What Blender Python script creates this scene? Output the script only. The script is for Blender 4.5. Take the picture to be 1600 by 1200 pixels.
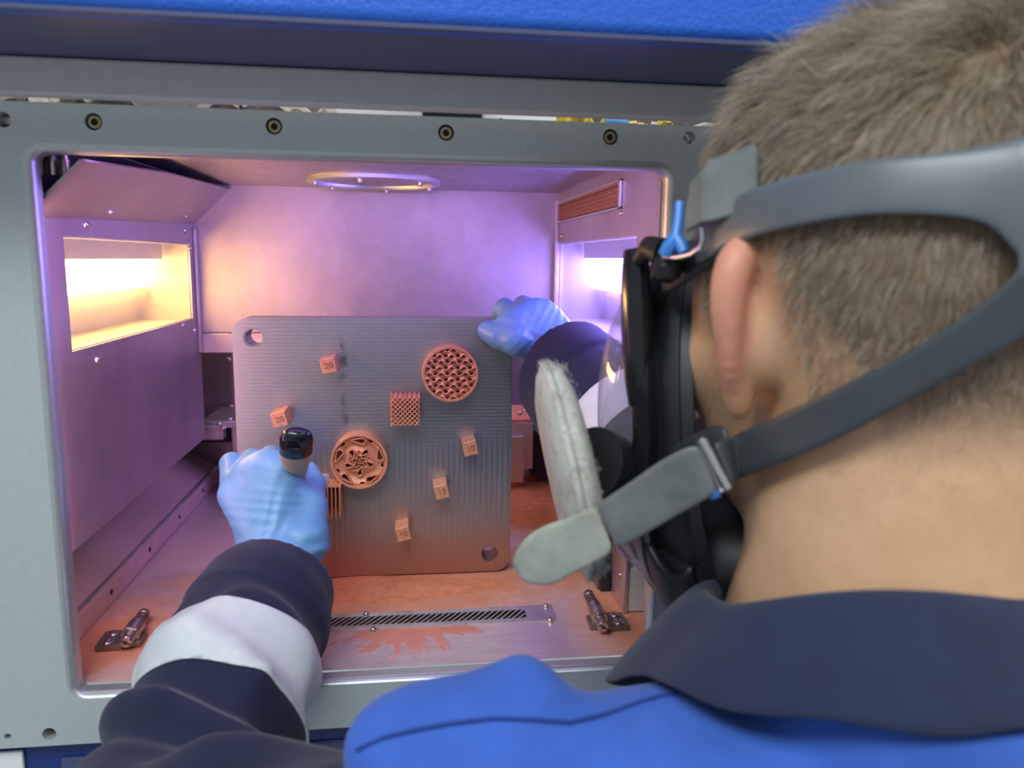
import bpy, bmesh, math, random
import numpy as np
from mathutils import Vector, Matrix

random.seed(7); np.random.seed(7)
SC = bpy.context.scene
COL = SC.collection
for _o in list(bpy.data.objects): bpy.data.objects.remove(_o)

# ------------------------------------------------------------------ camera
FPX = 1200.0                                   # focal length in pixels of a 1600 px wide frame
CX = Vector((0.99206443, -0.12502401, 0.01331054))   # camera right, world axes
CY = Vector((-0.00700026, -0.16062577, -0.98699056)) # camera down
CZ = Vector((0.12553553, 0.97906504, -0.16022631))   # camera forward
cam_d = bpy.data.cameras.new('camera'); cam = bpy.data.objects.new('camera', cam_d); COL.objects.link(cam)
cam_d.sensor_width = 36.0; cam_d.lens = 36.0 * FPX / 1600.0; cam_d.clip_start = 0.01
cam.matrix_world = Matrix(((CX.x, -CY.x, -CZ.x, 0), (CX.y, -CY.y, -CZ.y, 0), (CX.z, -CY.z, -CZ.z, 0), (0, 0, 0, 1)))
cam_d.dof.use_dof = True; cam_d.dof.focus_distance = 0.69; cam_d.dof.aperture_fstop = 8.0
SC.camera = cam

# ------------------------------------------------------------------ light and exposure
SC.view_settings.view_transform = 'Standard'; SC.view_settings.look = 'None'
SC.view_settings.gamma = 1.0; SC.view_settings.use_curve_mapping = False
SC.view_settings.exposure = 0.0
SC.cycles.use_denoising = True
SC.cycles.max_bounces = 8; SC.cycles.diffuse_bounces = 5; SC.cycles.glossy_bounces = 5
SC.cycles.transparent_max_bounces = 12
SC.cycles.sample_clamp_indirect = 6.0
world = bpy.data.worlds.new('workshop'); SC.world = world; world.use_nodes = True
_bg = world.node_tree.nodes['Background']; _bg.inputs[0].default_value = (0.80, 0.90, 1.0, 1); _bg.inputs[1].default_value = 0.42

def area(name, loc, target, sx, sy, power, col):
    d = bpy.data.lights.new(name, 'AREA'); d.shape = 'RECTANGLE'; d.size = sx; d.size_y = sy
    d.energy = power; d.color = col
    o = bpy.data.objects.new(name, d); COL.objects.link(o); o.location = loc
    o.rotation_euler = (Vector(target) - Vector(loc)).to_track_quat('-Z', 'Y').to_euler()
    return o
# ceiling light fittings of the workshop, behind and above the photographer
area('ceiling_light_cool', (-0.5, -0.75, 1.35), (0.1, 0.45, 0.0), 1.6, 0.5, 38.0, (0.86, 0.95, 1.0))
area('ceiling_light_warm', (1.4, -0.3, 1.25), (0.2, 0.35, 0.0), 1.4, 0.4, 11.0, (1.0, 0.93, 0.84))
area('slot_fill_light', (0.0, 0.60, 0.27), (0.0, 0.63, 0.1), 1.2, 0.05, 0.7, (1.0, 0.97, 0.9))   # added fill with no real lamp, brightens the pipework slot
# added violet and rose fill lights hidden behind the top and left door frame
area('chamber_fill_violet', (-0.03, 0.545, 0.070), (-0.03, 0.80, -0.12), 0.36, 0.012, 0.45, (0.52, 0.30, 1.0))
area('chamber_fill_rose', (-0.2395, 0.545, -0.10), (0.0, 0.86, -0.10), 0.012, 0.26, 0.22, (1.0, 0.42, 0.62))

# ------------------------------------------------------------------ measuring helpers: a sight line meets a real plane
def sight(px, py): return CX * ((px - 800) / FPX) + CY * ((py - 600) / FPX) + CZ
def on_y(px, py, y): r = sight(px, py); return r * (y / r.y)
def on_z(px, py, z): r = sight(px, py); return r * (z / r.z)
def on_x(px, py, x): r = sight(px, py); return r * (x / r.x)
def at(px, py, d): return sight(px, py) * d

# ------------------------------------------------------------------ materials
def new_mat(name):
    m = bpy.data.materials.new(name); m.use_nodes = True
    nt = m.node_tree; b = nt.nodes['Principled BSDF']
    return m, nt, b
def lk(nt, a, b): nt.links.new(a, b)
def noise(nt, scale, detail=4, rough=0.6, vec=None, sc=None):
    t = nt.nodes.new('ShaderNodeTexCoord'); n = nt.nodes.new('ShaderNodeTexNoise')
    n.inputs['Scale'].default_value = scale; n.inputs['Detail'].default_value = detail; n.inputs['Roughness'].default_value = rough
    src = t.outputs['Object']
    if sc:
        mp = nt.nodes.new('ShaderNodeMapping'); mp.inputs['Scale'].default_value = sc; lk(nt, src, mp.inputs[0]); src = mp.outputs[0]
    lk(nt, src, n.inputs['Vector']); return n.outputs['Fac']
def ramp(nt, fac, *stops):
    r = nt.nodes.new('ShaderNodeValToRGB')
    el = r.color_ramp.elements
    while len(el) < len(stops): el.new(0.5)
    for e, (p, c) in zip(el, stops):
        e.position = p; e.color = (*c, 1) if len(c) == 3 else c
    lk(nt, fac, r.inputs[0]); return r.outputs[0]
def mixc(nt, fac, a, b):
    n = nt.nodes.new('ShaderNodeMix'); n.data_type = 'RGBA'
    for s, v in ((n.inputs[0], fac), (n.inputs[6], a), (n.inputs[7], b)):
        if hasattr(v, 'is_output'): lk(nt, v, s)
        elif isinstance(v, (int, float)): s.default_value = v
        else: s.default_value = (*v, 1)
    return n.outputs[2]
def math2(nt, op, a, b=None, clamp=False):
    n = nt.nodes.new('ShaderNodeMath'); n.operation = op; n.use_clamp = clamp
    for i, v in enumerate((a, b)):
        if v is None: continue
        if hasattr(v, 'is_output'): lk(nt, v, n.inputs[i])
        else: n.inputs[i].default_value = v
    return n.outputs[0]
def bump(nt, b, h, strength, dist=0.001):
    n = nt.nodes.new('ShaderNodeBump'); n.inputs['Strength'].default_value = strength; n.inputs['Distance'].default_value = dist
    lk(nt, h, n.inputs['Height']); lk(nt, n.outputs[0], b.inputs['Normal'])
def simple(name, col, metal=0.0, rough=0.5, var=0.12, nscale=60, bmp=0.0, bdist=0.001, bscale=None, stretch=None, sheen=0.0, rvar=0.0, spec=None):
    m, nt, b = new_mat(name)
    f = noise(nt, nscale, 5, 0.65, sc=stretch)
    lo = tuple(max(0, c * (1 - var)) for c in col); hi = tuple(min(1, c * (1 + var)) for c in col)
    lk(nt, ramp(nt, f, (0.3, lo), (0.7, hi)), b.inputs['Base Color'])
    b.inputs['Metallic'].default_value = metal; b.inputs['Roughness'].default_value = rough
    if spec is not None: b.inputs['Specular IOR Level'].default_value = spec
    if rvar:
        lk(nt, math2(nt, 'MULTIPLY_ADD', f, rvar), b.inputs['Roughness'])
        nt.nodes[-1].inputs[2].default_value = rough - rvar / 2
    if sheen: b.inputs['Sheen Weight'].default_value = sheen
    if bmp: bump(nt, b, noise(nt, bscale or nscale * 3, 3, sc=stretch), bmp, bdist)
    return m
def emit(name, col, s):
    m, nt, b = new_mat(name); b.inputs['Emission Color'].default_value = (*col, 1); b.inputs['Emission Strength'].default_value = s
    b.inputs['Base Color'].default_value = (*col, 1); return m

def brushed(name, col, rough=0.42, metal=0.85, stretch=(6, 6, 120), scratch=0.35, stain=None):
    """sheet steel with directional grain, hairline scratches and hand-wiped stains"""
    m, nt, b = new_mat(name)
    g = noise(nt, 22, 4, 0.7, sc=stretch); s = noise(nt, 9, 6, 0.7)
    c = ramp(nt, s, (0.35, tuple(x * 0.86 for x in col)), (0.65, tuple(min(1, x * 1.1) for x in col)))
    if stain: c = mixc(nt, math2(nt, 'MULTIPLY', ramp(nt, noise(nt, 5, 6, 0.65), (0.48, (0, 0, 0)), (0.7, (1, 1, 1))), 0.55), c, stain)
    w = nt.nodes.new('ShaderNodeTexVoronoi'); w.feature = 'DISTANCE_TO_EDGE'; w.inputs['Scale'].default_value = 26
    t = nt.nodes.new('ShaderNodeTexCoord'); mp = nt.nodes.new('ShaderNodeMapping'); mp.inputs['Rotation'].default_value = (0.3, 0.5, 0.7)
    dn = nt.nodes.new('ShaderNodeTexNoise'); dn.inputs['Scale'].default_value = 4; lk(nt, t.outputs['Object'], dn.inputs[0])
    add = nt.nodes.new('ShaderNodeVectorMath'); lk(nt, t.outputs['Object'], add.inputs[0]); lk(nt, dn.outputs['Color'], add.inputs[1])
    lk(nt, add.outputs[0], mp.inputs[0]); lk(nt, mp.outputs[0], w.inputs['Vector'])
    sc_ = math2(nt, 'MULTIPLY', ramp(nt, w.outputs['Distance'], (0.0, (1, 1, 1)), (0.018, (0, 0, 0))), scratch)
    sc_ = math2(nt, 'MULTIPLY', sc_, ramp(nt, s, (0.5, (0, 0, 0)), (0.62, (1, 1, 1))))
    lk(nt, mixc(nt, sc_, c, tuple(x * 0.6 for x in col)), b.inputs['Base Color'])
    b.inputs['Metallic'].default_value = metal
    lk(nt, ramp(nt, g, (0.3, (rough - 0.07,) * 3), (0.7, (rough + 0.08,) * 3)), b.inputs['Roughness'])
    bump(nt, b, g, 0.25, 0.0006)
    return m

M = {}
M['front_alu'] = simple('bead_blasted_aluminium', (0.54, 0.59, 0.585), 0.55, 0.50, 0.05, 420, 0.25, 0.0004, 1500, rvar=0.08)
M['chamfer_alu'] = simple('machined_edge_aluminium', (0.56, 0.58, 0.57), 0.80, 0.42, 0.06, 300, 0.1, 0.0003)
M['wall_steel'] = brushed('chamber_sheet_steel', (0.53, 0.47, 0.49), 0.38, 0.86, (6, 6, 60), stain=(0.46, 0.27, 0.25))  # stain tone also stands for the pink copper reflection
M['back_steel'] = brushed('chamber_back_steel', (0.47, 0.42, 0.43), 0.44, 0.80, (4, 4, 40), 0.38, stain=(0.34, 0.26, 0.25))
M['ceil_steel'] = brushed('chamber_ceiling_steel', (0.44, 0.40, 0.43), 0.28, 0.92, (3, 120, 3), 0.2)
M['rail_steel'] = brushed('rail_steel', (0.66, 0.58, 0.60), 0.38, 0.85, (60, 4, 4), 0.2, stain=(0.55, 0.32, 0.24))
M['screw_steel'] = simple('zinc_screw_steel', (0.62, 0.58, 0.52), 0.95, 0.28, 0.1, 200)
M['brass_screw'] = simple('yellow_zinc_screw', (0.42, 0.36, 0.20), 0.95, 0.33, 0.2, 300)
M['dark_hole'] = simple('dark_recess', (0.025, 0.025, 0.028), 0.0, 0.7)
M['black_plastic'] = simple('black_plastic', (0.022, 0.023, 0.026), 0.0, 0.35, 0.1, 100)
M['blue_paint'] = simple('blue_textured_paint', (0.018, 0.115, 0.56), 0.0, 0.42, 0.05, 200, 0.5, 0.0012, 420)
M['shaded_blue_paint'] = simple('shaded_blue_paint', (0.060, 0.072, 0.165), 0.0, 0.38, 0.06, 200)  # blue paint with the shade of the hood's underside put into it
M['grey_paint'] = simple('grey_beam_paint', (0.62, 0.61, 0.60), 0.1, 0.5, 0.04, 80)
M['white_panel'] = simple('white_panel', (0.75, 0.76, 0.74), 0, 0.5, 0.05, 30)
M['yellow_hose'] = simple('yellow_hose', (0.75, 0.55, 0.03), 0, 0.35, 0.08, 60)
M['blue_fit'] = simple('blue_fitting', (0.03, 0.30, 0.65), 0, 0.35, 0.08, 60)
M['cream_hose'] = simple('cream_hose', (0.62, 0.57, 0.44), 0, 0.45, 0.1, 60)
M['brass'] = simple('brass_fitting', (0.55, 0.42, 0.18), 0.9, 0.35, 0.2, 90)
M['black_tape'] = simple('black_band', (0.03, 0.03, 0.03), 0, 0.5)
M['copper'] = simple('printed_copper', (0.76, 0.38, 0.20), 0.45, 0.52, 0.14, 260, 0.5, 0.0005, 1400)
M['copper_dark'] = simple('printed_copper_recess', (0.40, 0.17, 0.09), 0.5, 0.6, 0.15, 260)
M['copper_powder'] = simple('copper_powder', (0.60, 0.22, 0.09), 0.0, 0.85, 0.2, 120, 0.5, 0.001, 700)
M['lamp_box'] = simple('lamp_box_white', (0.50, 0.49, 0.48), 0.1, 0.42, 0.05, 40)
M['led_warm'] = emit('led_warm', (1.0, 0.58, 0.14), 36.0)
M['led_cool'] = emit('led_cool', (0.38, 0.27, 1.0), 34.0)
M['oxide'] = simple('oxide_steel', (0.28, 0.23, 0.20), 0.85, 0.38, 0.25, 150)
M['nickel'] = simple('nickel_steel', (0.55, 0.47, 0.43), 0.95, 0.24, 0.2, 150)
M['dusty_steel'] = simple('dusty_rail_steel', (0.62, 0.42, 0.38), 0.35, 0.6, 0.12, 40, 0.2, 0.0005, 500, stretch=(30, 3, 3))
M['grille_steel'] = simple('grille_steel', (0.60, 0.55, 0.57), 0.85, 0.42, 0.12, 200, 0.3, 0.0004, 900)

def mat_plate():
    """milled face of the build plate: fine tool lines, one dirty smear, copper powder and a painted copper reflection on the lower edge"""
    m, nt, b = new_mat('milled_build_plate')
    t = nt.nodes.new('ShaderNodeTexCoord'); sx = nt.nodes.new('ShaderNodeSeparateXYZ'); lk(nt, t.outputs['Object'], sx.inputs[0])
    def wave(ax, scale):
        w = nt.nodes.new('ShaderNodeTexWave'); w.bands_direction = ax; w.inputs['Scale'].default_value = scale
        w.inputs['Distortion'].default_value = 0.6; w.inputs['Detail'].default_value = 2; lk(nt, t.outputs['Object'], w.inputs['Vector']); return w.outputs['Fac']
    big = noise(nt, 7, 3)
    h = nt.nodes.new('ShaderNodeMix'); lk(nt, ramp(nt, math2(nt, 'ADD', sx.outputs['Z'], math2(nt, 'MULTIPLY', big, 0.08)), (0.14, (0, 0, 0)), (0.20, (1, 1, 1))), h.inputs[0])
    lk(nt, wave('X', 62), h.inputs[2]); lk(nt, wave('Z', 95), h.inputs[3])
    fine = noise(nt, 30, 4, sc=(4, 4, 90))
    base = ramp(nt, fine, (0.3, (0.36, 0.385, 0.375)), (0.7, (0.47, 0.49, 0.475)))
    base = mixc(nt, math2(nt, 'MULTIPLY', h.outputs[0], 0.14), base, (0.33, 0.36, 0.36))
    # smear line near X = -0.035 in the upper half
    sm = ramp(nt, math2(nt, 'ABSOLUTE', math2(nt, 'ADD', sx.outputs['X'], math2(nt, 'ADD', math2(nt, 'MULTIPLY', noise(nt, 30, 5, 0.7), -0.030), 0.044))), (0.0, (1, 1, 1)), (0.004, (0, 0, 0)))
    sm = math2(nt, 'MULTIPLY', sm, ramp(nt, noise(nt, 70, 4), (0.42, (0, 0, 0)), (0.6, (1, 1, 1))))
    sm = math2(nt, 'MULTIPLY', sm, ramp(nt, sx.outputs['Z'], (0.135, (0, 0, 0)), (0.15, (1, 1, 1)), (0.225, (1, 1, 1)), (0.24, (0, 0, 0))))
    base = mixc(nt, math2(nt, 'MULTIPLY', sm, 0.75), base, (0.08, 0.085, 0.085))
    dust_reflection = ramp(nt, math2(nt, 'ADD', sx.outputs['Z'], math2(nt, 'MULTIPLY', noise(nt, 9, 5), -0.06)), (0.0, (1, 1, 1)), (0.075, (0, 0, 0)))  # settled powder, and the floor's copper reflection put into the colour
    dust_reflection = math2(nt, 'MULTIPLY', dust_reflection, 0.72)
    base = mixc(nt, dust_reflection, base, (0.50, 0.24, 0.14))
    patch = math2(nt, 'MULTIPLY', ramp(nt, noise(nt, 11, 5, 0.65), (0.55, (0, 0, 0)), (0.75, (1, 1, 1))), 0.30)
    base = mixc(nt, patch, base, (0.52, 0.33, 0.24))
    lk(nt, base, b.inputs['Base Color'])
    b.inputs['Metallic'].default_value = 0.88
    lk(nt, ramp(nt, h.outputs[0], (0.2, (0.36,) * 3), (0.8, (0.46,) * 3)), b.inputs['Roughness'])
    bump(nt, b, h.outputs[0], 0.07, 0.0005)
    return m
M['plate'] = mat_plate()

def mat_floor():
    """chamber floor: bare steel, copper powder lying in drifts and a splash in front of the grille"""
    m, nt, b = new_mat('chamber_floor_steel_and_copper_dust')
    t = nt.nodes.new('ShaderNodeTexCoord'); sx = nt.nodes.new('ShaderNodeSeparateXYZ'); lk(nt, t.outputs['Object'], sx.inputs[0])
    X, Y = sx.outputs['X'], sx.outputs['Y']
    n1 = noise(nt, 6, 6, 0.65); n2 = noise(nt, 28, 6, 0.7); n3 = noise(nt, 18, 3, sc=(1, 4, 1))
    steel = ramp(nt, noise(nt, 20, 5, sc=(1, 8, 1)), (0.3, (0.68, 0.60, 0.62)), (0.7, (0.84, 0.76, 0.77)))
    def blob(cx, cy, rx, ry, amp=0.5, soft=0.35, nz=None):
        ex = math2(nt, 'DIVIDE', math2(nt, 'SUBTRACT', X, cx), rx); ey = math2(nt, 'DIVIDE', math2(nt, 'SUBTRACT', Y, cy), ry)
        d = math2(nt, 'SQRT', math2(nt, 'ADD', math2(nt, 'MULTIPLY', ex, ex), math2(nt, 'MULTIPLY', ey, ey)))
        d = math2(nt, 'ADD', d, math2(nt, 'MULTIPLY', math2(nt, 'SUBTRACT', nz or n2, 0.5), amp * 2))
        return ramp(nt, d, (1 - soft, (1, 1, 1)), (1.0, (0, 0, 0)))
    def mx(*l):
        r = l[0]
        for k in l[1:]: r = math2(nt, 'MAXIMUM', r, k)
        return r
    drift = mx(blob(-0.02, 0.672, 0.210, 0.110, 0.30, 0.7), blob(0.14, 0.70, 0.10, 0.10, 0.35, 0.9), blob(0.18, 0.60, 0.070, 0.13, 0.4, 0.9, n1),
               blob(-0.235, 0.60, 0.070, 0.11, 0.4, 0.9), blob(0.13, 0.92, 0.09, 0.16, 0.3, 0.6), blob(-0.15, 0.70, 0.11, 0.040, 0.3, 0.9), blob(-0.25, 0.56, 0.06, 0.04, 0.3, 0.8))
    drift = math2(nt, 'MULTIPLY', drift, 1.35, True)
    # splash: rays fanning out from the middle of the grille towards the sill
    dxs, dys = math2(nt, 'ADD', X, 0.010), math2(nt, 'SUBTRACT', Y, 0.612)
    aa = math2(nt, 'ARCTAN2', dys, dxs); rr = math2(nt, 'SQRT', math2(nt, 'ADD', math2(nt, 'MULTIPLY', dxs, dxs), math2(nt, 'MULTIPLY', dys, dys)))
    cv = nt.nodes.new('ShaderNodeCombineXYZ'); lk(nt, math2(nt, 'MULTIPLY', aa, 5.0), cv.inputs[0]); lk(nt, math2(nt, 'MULTIPLY', rr, 28.0), cv.inputs[1])
    rn = nt.nodes.new('ShaderNodeTexNoise'); rn.inputs['Scale'].default_value = 1.0; rn.inputs['Detail'].default_value = 5; rn.inputs['Roughness'].default_value = 0.65; lk(nt, cv.outputs[0], rn.inputs['Vector'])
    reach = math2(nt, 'MULTIPLY', rn.outputs['Fac'], 0.125)
    splash = ramp(nt, math2(nt, 'MULTIPLY', math2(nt, 'SUBTRACT', reach, rr), 26.0), (0.0, (0, 0, 0)), (0.42, (1, 1, 1)))
    splash = math2(nt, 'MULTIPLY', splash, ramp(nt, Y, (0.592, (1, 1, 1)), (0.596, (0, 0, 0))))
    pink = blob(-0.16, 0.80, 0.17, 0.14, 0.5, 0.7, n1)
    haze = math2(nt, 'MULTIPLY', ramp(nt, n1, (0.40, (0, 0, 0)), (0.66, (1, 1, 1))), 0.45)
    powder = ramp(nt, n2, (0.3, (0.50, 0.17, 0.055)), (0.7, (0.66, 0.26, 0.10)))
    c = mixc(nt, haze, steel, (0.62, 0.36, 0.30))
    c = mixc(nt, math2(nt, 'MULTIPLY', pink, 0.6), c, (0.64, 0.32, 0.30))
    c = mixc(nt, math2(nt, 'MULTIPLY', splash, 0.85), c, (0.58, 0.16, 0.09))
    c = mixc(nt, math2(nt, 'MULTIPLY', drift, 0.9), c, powder)
    lk(nt, c, b.inputs['Base Color'])
    cover = math2(nt, 'MAXIMUM', math2(nt, 'MAXIMUM', drift, splash), math2(nt, 'MULTIPLY', pink, 0.5))
    lk(nt, math2(nt, 'MULTIPLY_ADD', cover, -0.72), b.inputs['Metallic']); nt.nodes[-1].inputs[2].default_value = 0.74
    lk(nt, math2(nt, 'MULTIPLY_ADD', cover, 0.36), b.inputs['Roughness']); nt.nodes[-1].inputs[2].default_value = 0.42
    bump(nt, b, math2(nt, 'ADD', math2(nt, 'MULTIPLY', cover, 0.8), math2(nt, 'MULTIPLY', n2, 0.4)), 0.45, 0.0018)
    return m
M['floor'] = mat_floor()

def mat_glass(name, tint=(0.92, 0.92, 0.96), refl=0.07, rough=0.02, haze=0.0):
    m = bpy.data.materials.new(name); m.use_nodes = True; nt = m.node_tree; nt.nodes.clear()
    out = nt.nodes.new('ShaderNodeOutputMaterial'); mixs = nt.nodes.new('ShaderNodeMixShader')
    tr = nt.nodes.new('ShaderNodeBsdfTransparent'); tr.inputs[0].default_value = (*tint, 1)
    gl = nt.nodes.new('ShaderNodeBsdfGlossy'); gl.inputs['Roughness'].default_value = rough
    fr = nt.nodes.new('ShaderNodeLayerWeight'); fr.inputs[0].default_value = 0.25
    lk(nt, math2(nt, 'MULTIPLY_ADD', fr.outputs['Facing'], 0.45), mixs.inputs[0]); nt.nodes[-1].inputs[2].default_value = refl
    tro = tr.outputs[0]
    if haze:
        tl = nt.nodes.new('ShaderNodeBsdfTranslucent'); df = nt.nodes.new('ShaderNodeBsdfDiffuse'); m1 = nt.nodes.new('ShaderNodeMixShader'); m2 = nt.nodes.new('ShaderNodeMixShader')
        lk(nt, tl.outputs[0], m1.inputs[1]); lk(nt, df.outputs[0], m1.inputs[2]); m2.inputs[0].default_value = haze
        lk(nt, tro, m2.inputs[1]); lk(nt, m1.outputs[0], m2.inputs[2]); tro = m2.outputs[0]
    lk(nt, tro, mixs.inputs[1]); lk(nt, gl.outputs[0], mixs.inputs[2]); lk(nt, mixs.outputs[0], out.inputs[0])
    return m
M['glass'] = mat_glass('window_glass')

# ------------------------------------------------------------------ mesh helpers
class MB:
    def __init__(s): s.v = []; s.f = []
    def add(s, vs, fs):
        o = len(s.v); s.v += [tuple(v) for v in vs]; s.f += [tuple(i + o for i in f) for f in fs]; return s
    def box(s, x0, x1, y0, y1, z0, z1, mat=None):
        vs = [Vector((x, y, z)) for z in (z0, z1) for y in (y0, y1) for x in (x0, x1)]
        if mat is not None: vs = [mat @ v for v in vs]
        return s.add(vs, [(0, 2, 3, 1), (4, 5, 7, 6), (0, 1, 5, 4), (2, 6, 7, 3), (0, 4, 6, 2), (1, 3, 7, 5)])
    def lathe(s, prof, org, axis, seg=24, caps=True, hexa=False):
        """prof: (distance along the axis, radius)"""
        a = Vector(axis).normalized(); u = a.orthogonal().normalized(); w = a.cross(u); org = Vector(org)
        vs = []; n = 6 if hexa else seg
        for (d, r) in prof:
            for k in range(n):
                t = 2 * math.pi * k / n; vs.append(org + a * d + (u * math.cos(t) + w * math.sin(t)) * r)
        fs = []
        for i in range(len(prof) - 1):
            for k in range(n): fs.append((i * n + k, i * n + (k + 1) % n, (i + 1) * n + (k + 1) % n, (i + 1) * n + k))
        if caps:
            fs.append(tuple(reversed(range(n)))); fs.append(tuple((len(prof) - 1) * n + k for k in range(n)))
        return s.add(vs, fs)
    def tube(s, pts, r, seg=10):
        pts = [Vector(p) for p in pts]; rs = r if isinstance(r, (list, tuple)) else [r] * len(pts)
        vs = []; u = None
        for i, p in enumerate(pts):
            tdir = (pts[min(i + 1, len(pts) - 1)] - pts[max(i - 1, 0)]).normalized()
            u = tdir.orthogonal().normalized() if u is None else (u - tdir * u.dot(tdir)).normalized()
            w = tdir.cross(u)
            for k in range(seg):
                a = 2 * math.pi * k / seg; vs.append(p + (u * math.cos(a) + w * math.sin(a)) * rs[i])
        fs = []
        for i in range(len(pts) - 1):
            for k in range(seg): fs.append((i * seg + k, i * seg + (k + 1) % seg, (i + 1) * seg + (k + 1) % seg, (i + 1) * seg + k))
        fs.append(tuple(reversed(range(seg)))); fs.append(tuple((len(pts) - 1) * seg + k for k in range(seg)))
        return s.add(vs, fs)
    def prism(s, outline, d):
        """outline: 3-D points of a flat polygon, d: extrusion vector"""
        o = [Vector(p) for p in outline]; n = len(o); d = Vector(d)
        vs = o + [p + d for p in o]
        fs = [tuple(reversed(range(n))), tuple(range(n, 2 * n))] + [(i, (i + 1) % n, n + (i + 1) % n, n + i) for i in range(n)]
        return s.add(vs, fs)
    def build(s, name, mat, parent=None, smooth=False, bevel=0.0, seg=2, loc=None, angle=0.6):
        me = bpy.data.meshes.new(name); vs = s.v
        if loc is not None: vs = [(v[0] - loc[0], v[1] - loc[1], v[2] - loc[2]) for v in vs]
        me.from_pydata(vs, [], s.f); me.validate()
        bm = bmesh.new(); bm.from_mesh(me)
        bmesh.ops.recalc_face_normals(bm, faces=bm.faces)
        if bevel:
            es = [e for e in bm.edges if len(e.link_faces) == 2 and e.calc_face_angle(0) > 0.5]
            bmesh.ops.bevel(bm, geom=es, offset=bevel, segments=seg, affect='EDGES', profile=0.5, clamp_overlap=True)
        bm.to_mesh(me); bm.free()
        me.materials.append(mat)
        if smooth:
            me.polygons.foreach_set('use_smooth', [True] * len(me.polygons))
            try: me.set_sharp_from_angle(angle=angle)
            except Exception: pass
        o = bpy.data.objects.new(name, me); COL.objects.link(o)
        if parent is not None: o.parent = parent
        if loc is not None: o.location = loc
        return o
def tag(o, label=None, cat=None, group=None, kind=None):
    if label: o['label'] = label
    if cat: o['category'] = cat
    if group: o['group'] = group
    if kind: o['kind'] = kind
    return o
def empty(name, loc=(0, 0, 0), label=None, cat=None, group=None):
    o = bpy.data.objects.new(name, None); COL.objects.link(o); o.location = loc; o.empty_display_size = 0.02
    return tag(o, label, cat, group)
def keep(child, parent):
    """parent a mesh whose vertices are in world coordinates"""
    child.parent = parent; child.matrix_parent_inverse = Matrix.Translation(-Vector(parent.location)) if not parent.rotation_euler[:] != (0, 0, 0) else parent.matrix_world.inverted()
    return child
def copy_tree(o, parent=None):
    c = o.copy(); COL.objects.link(c)
    if parent is not None: c.parent = parent
    for ch in o.children: copy_tree(ch, c)
    return c

def text_mesh(txt, size, depth, name, mat, parent, loc, rot):
    cu = bpy.data.curves.new(name, 'FONT'); cu.body = txt; cu.size = size; cu.extrude = depth; cu.align_x = 'CENTER'; cu.align_y = 'CENTER'
    tmp = bpy.data.objects.new(name, cu); COL.objects.link(tmp)
    bpy.context.view_layer.update()
    me = bpy.data.meshes.new_from_object(tmp.evaluated_get(bpy.context.evaluated_depsgraph_get()))
    bpy.data.objects.remove(tmp); me.name = name; me.materials.clear(); me.materials.append(mat)
    o = bpy.data.objects.new(name, me); COL.objects.link(o); o.parent = parent; o.location = loc; o.rotation_euler = rot
    return o

# ------------------------------------------------------------------ distance fields -> smooth meshes (organic shapes)
def nets(F, org, h):
    """naive surface nets over a grid of signed distances (negative inside)"""
    S = F < 0; nx, ny, nz = F.shape
    c = np.zeros((nx - 1, ny - 1, nz - 1), np.int8)
    offs = [(i, j, k) for i in (0, 1) for j in (0, 1) for k in (0, 1)]
    for (i, j, k) in offs: c += S[i:nx - 1 + i, j:ny - 1 + j, k:nz - 1 + k]
    act = (c > 0) & (c < 8); idx = np.argwhere(act)
    vid = -np.ones(act.shape, np.int64); vid[act] = np.arange(len(idx))
    acc = np.zeros((len(idx), 3)); cnt = np.zeros(len(idx))
    val = {o: F[idx[:, 0] + o[0], idx[:, 1] + o[1], idx[:, 2] + o[2]].astype(np.float64) for o in offs}
    for a in offs:
        for ax in range(3):
            if a[ax] == 0:
                bq = list(a); bq[ax] = 1; bq = tuple(bq)
                va, vb = val[a], val[bq]; cr = (va < 0) != (vb < 0)
                t = np.where(cr, va / np.where(cr, va - vb, 1.0), 0)
                p = np.array(a, float)[None, :].repeat(len(idx), 0); p[:, ax] += t
                acc[cr] += p[cr]; cnt[cr] += 1
    V = (idx + acc / cnt[:, None]) * h + np.array(org)
    faces = []
    for ax in range(3):
        sl0 = [slice(None)] * 3; sl1 = [slice(None)] * 3; sl0[ax] = slice(0, -1); sl1[ax] = slice(1, None)
        e = np.argwhere(S[tuple(sl0)] != S[tuple(sl1)])
        u, w = [(1, 2), (2, 0), (0, 1)][ax]
        e = e[(e[:, u] > 0) & (e[:, w] > 0) & (e[:, u] < F.shape[u] - 1) & (e[:, w] < F.shape[w] - 1)]
        def cell(du, dw):
            q = e.copy(); q[:, u] -= du; q[:, w] -= dw; return vid[q[:, 0], q[:, 1], q[:, 2]]
        quad = np.stack([cell(1, 1), cell(0, 1), cell(0, 0), cell(1, 0)], 1)
        fl = ~S[e[:, 0], e[:, 1], e[:, 2]]
        quad[fl] = quad[fl][:, ::-1]
        faces.append(quad)
    return V, np.concatenate(faces)
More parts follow.
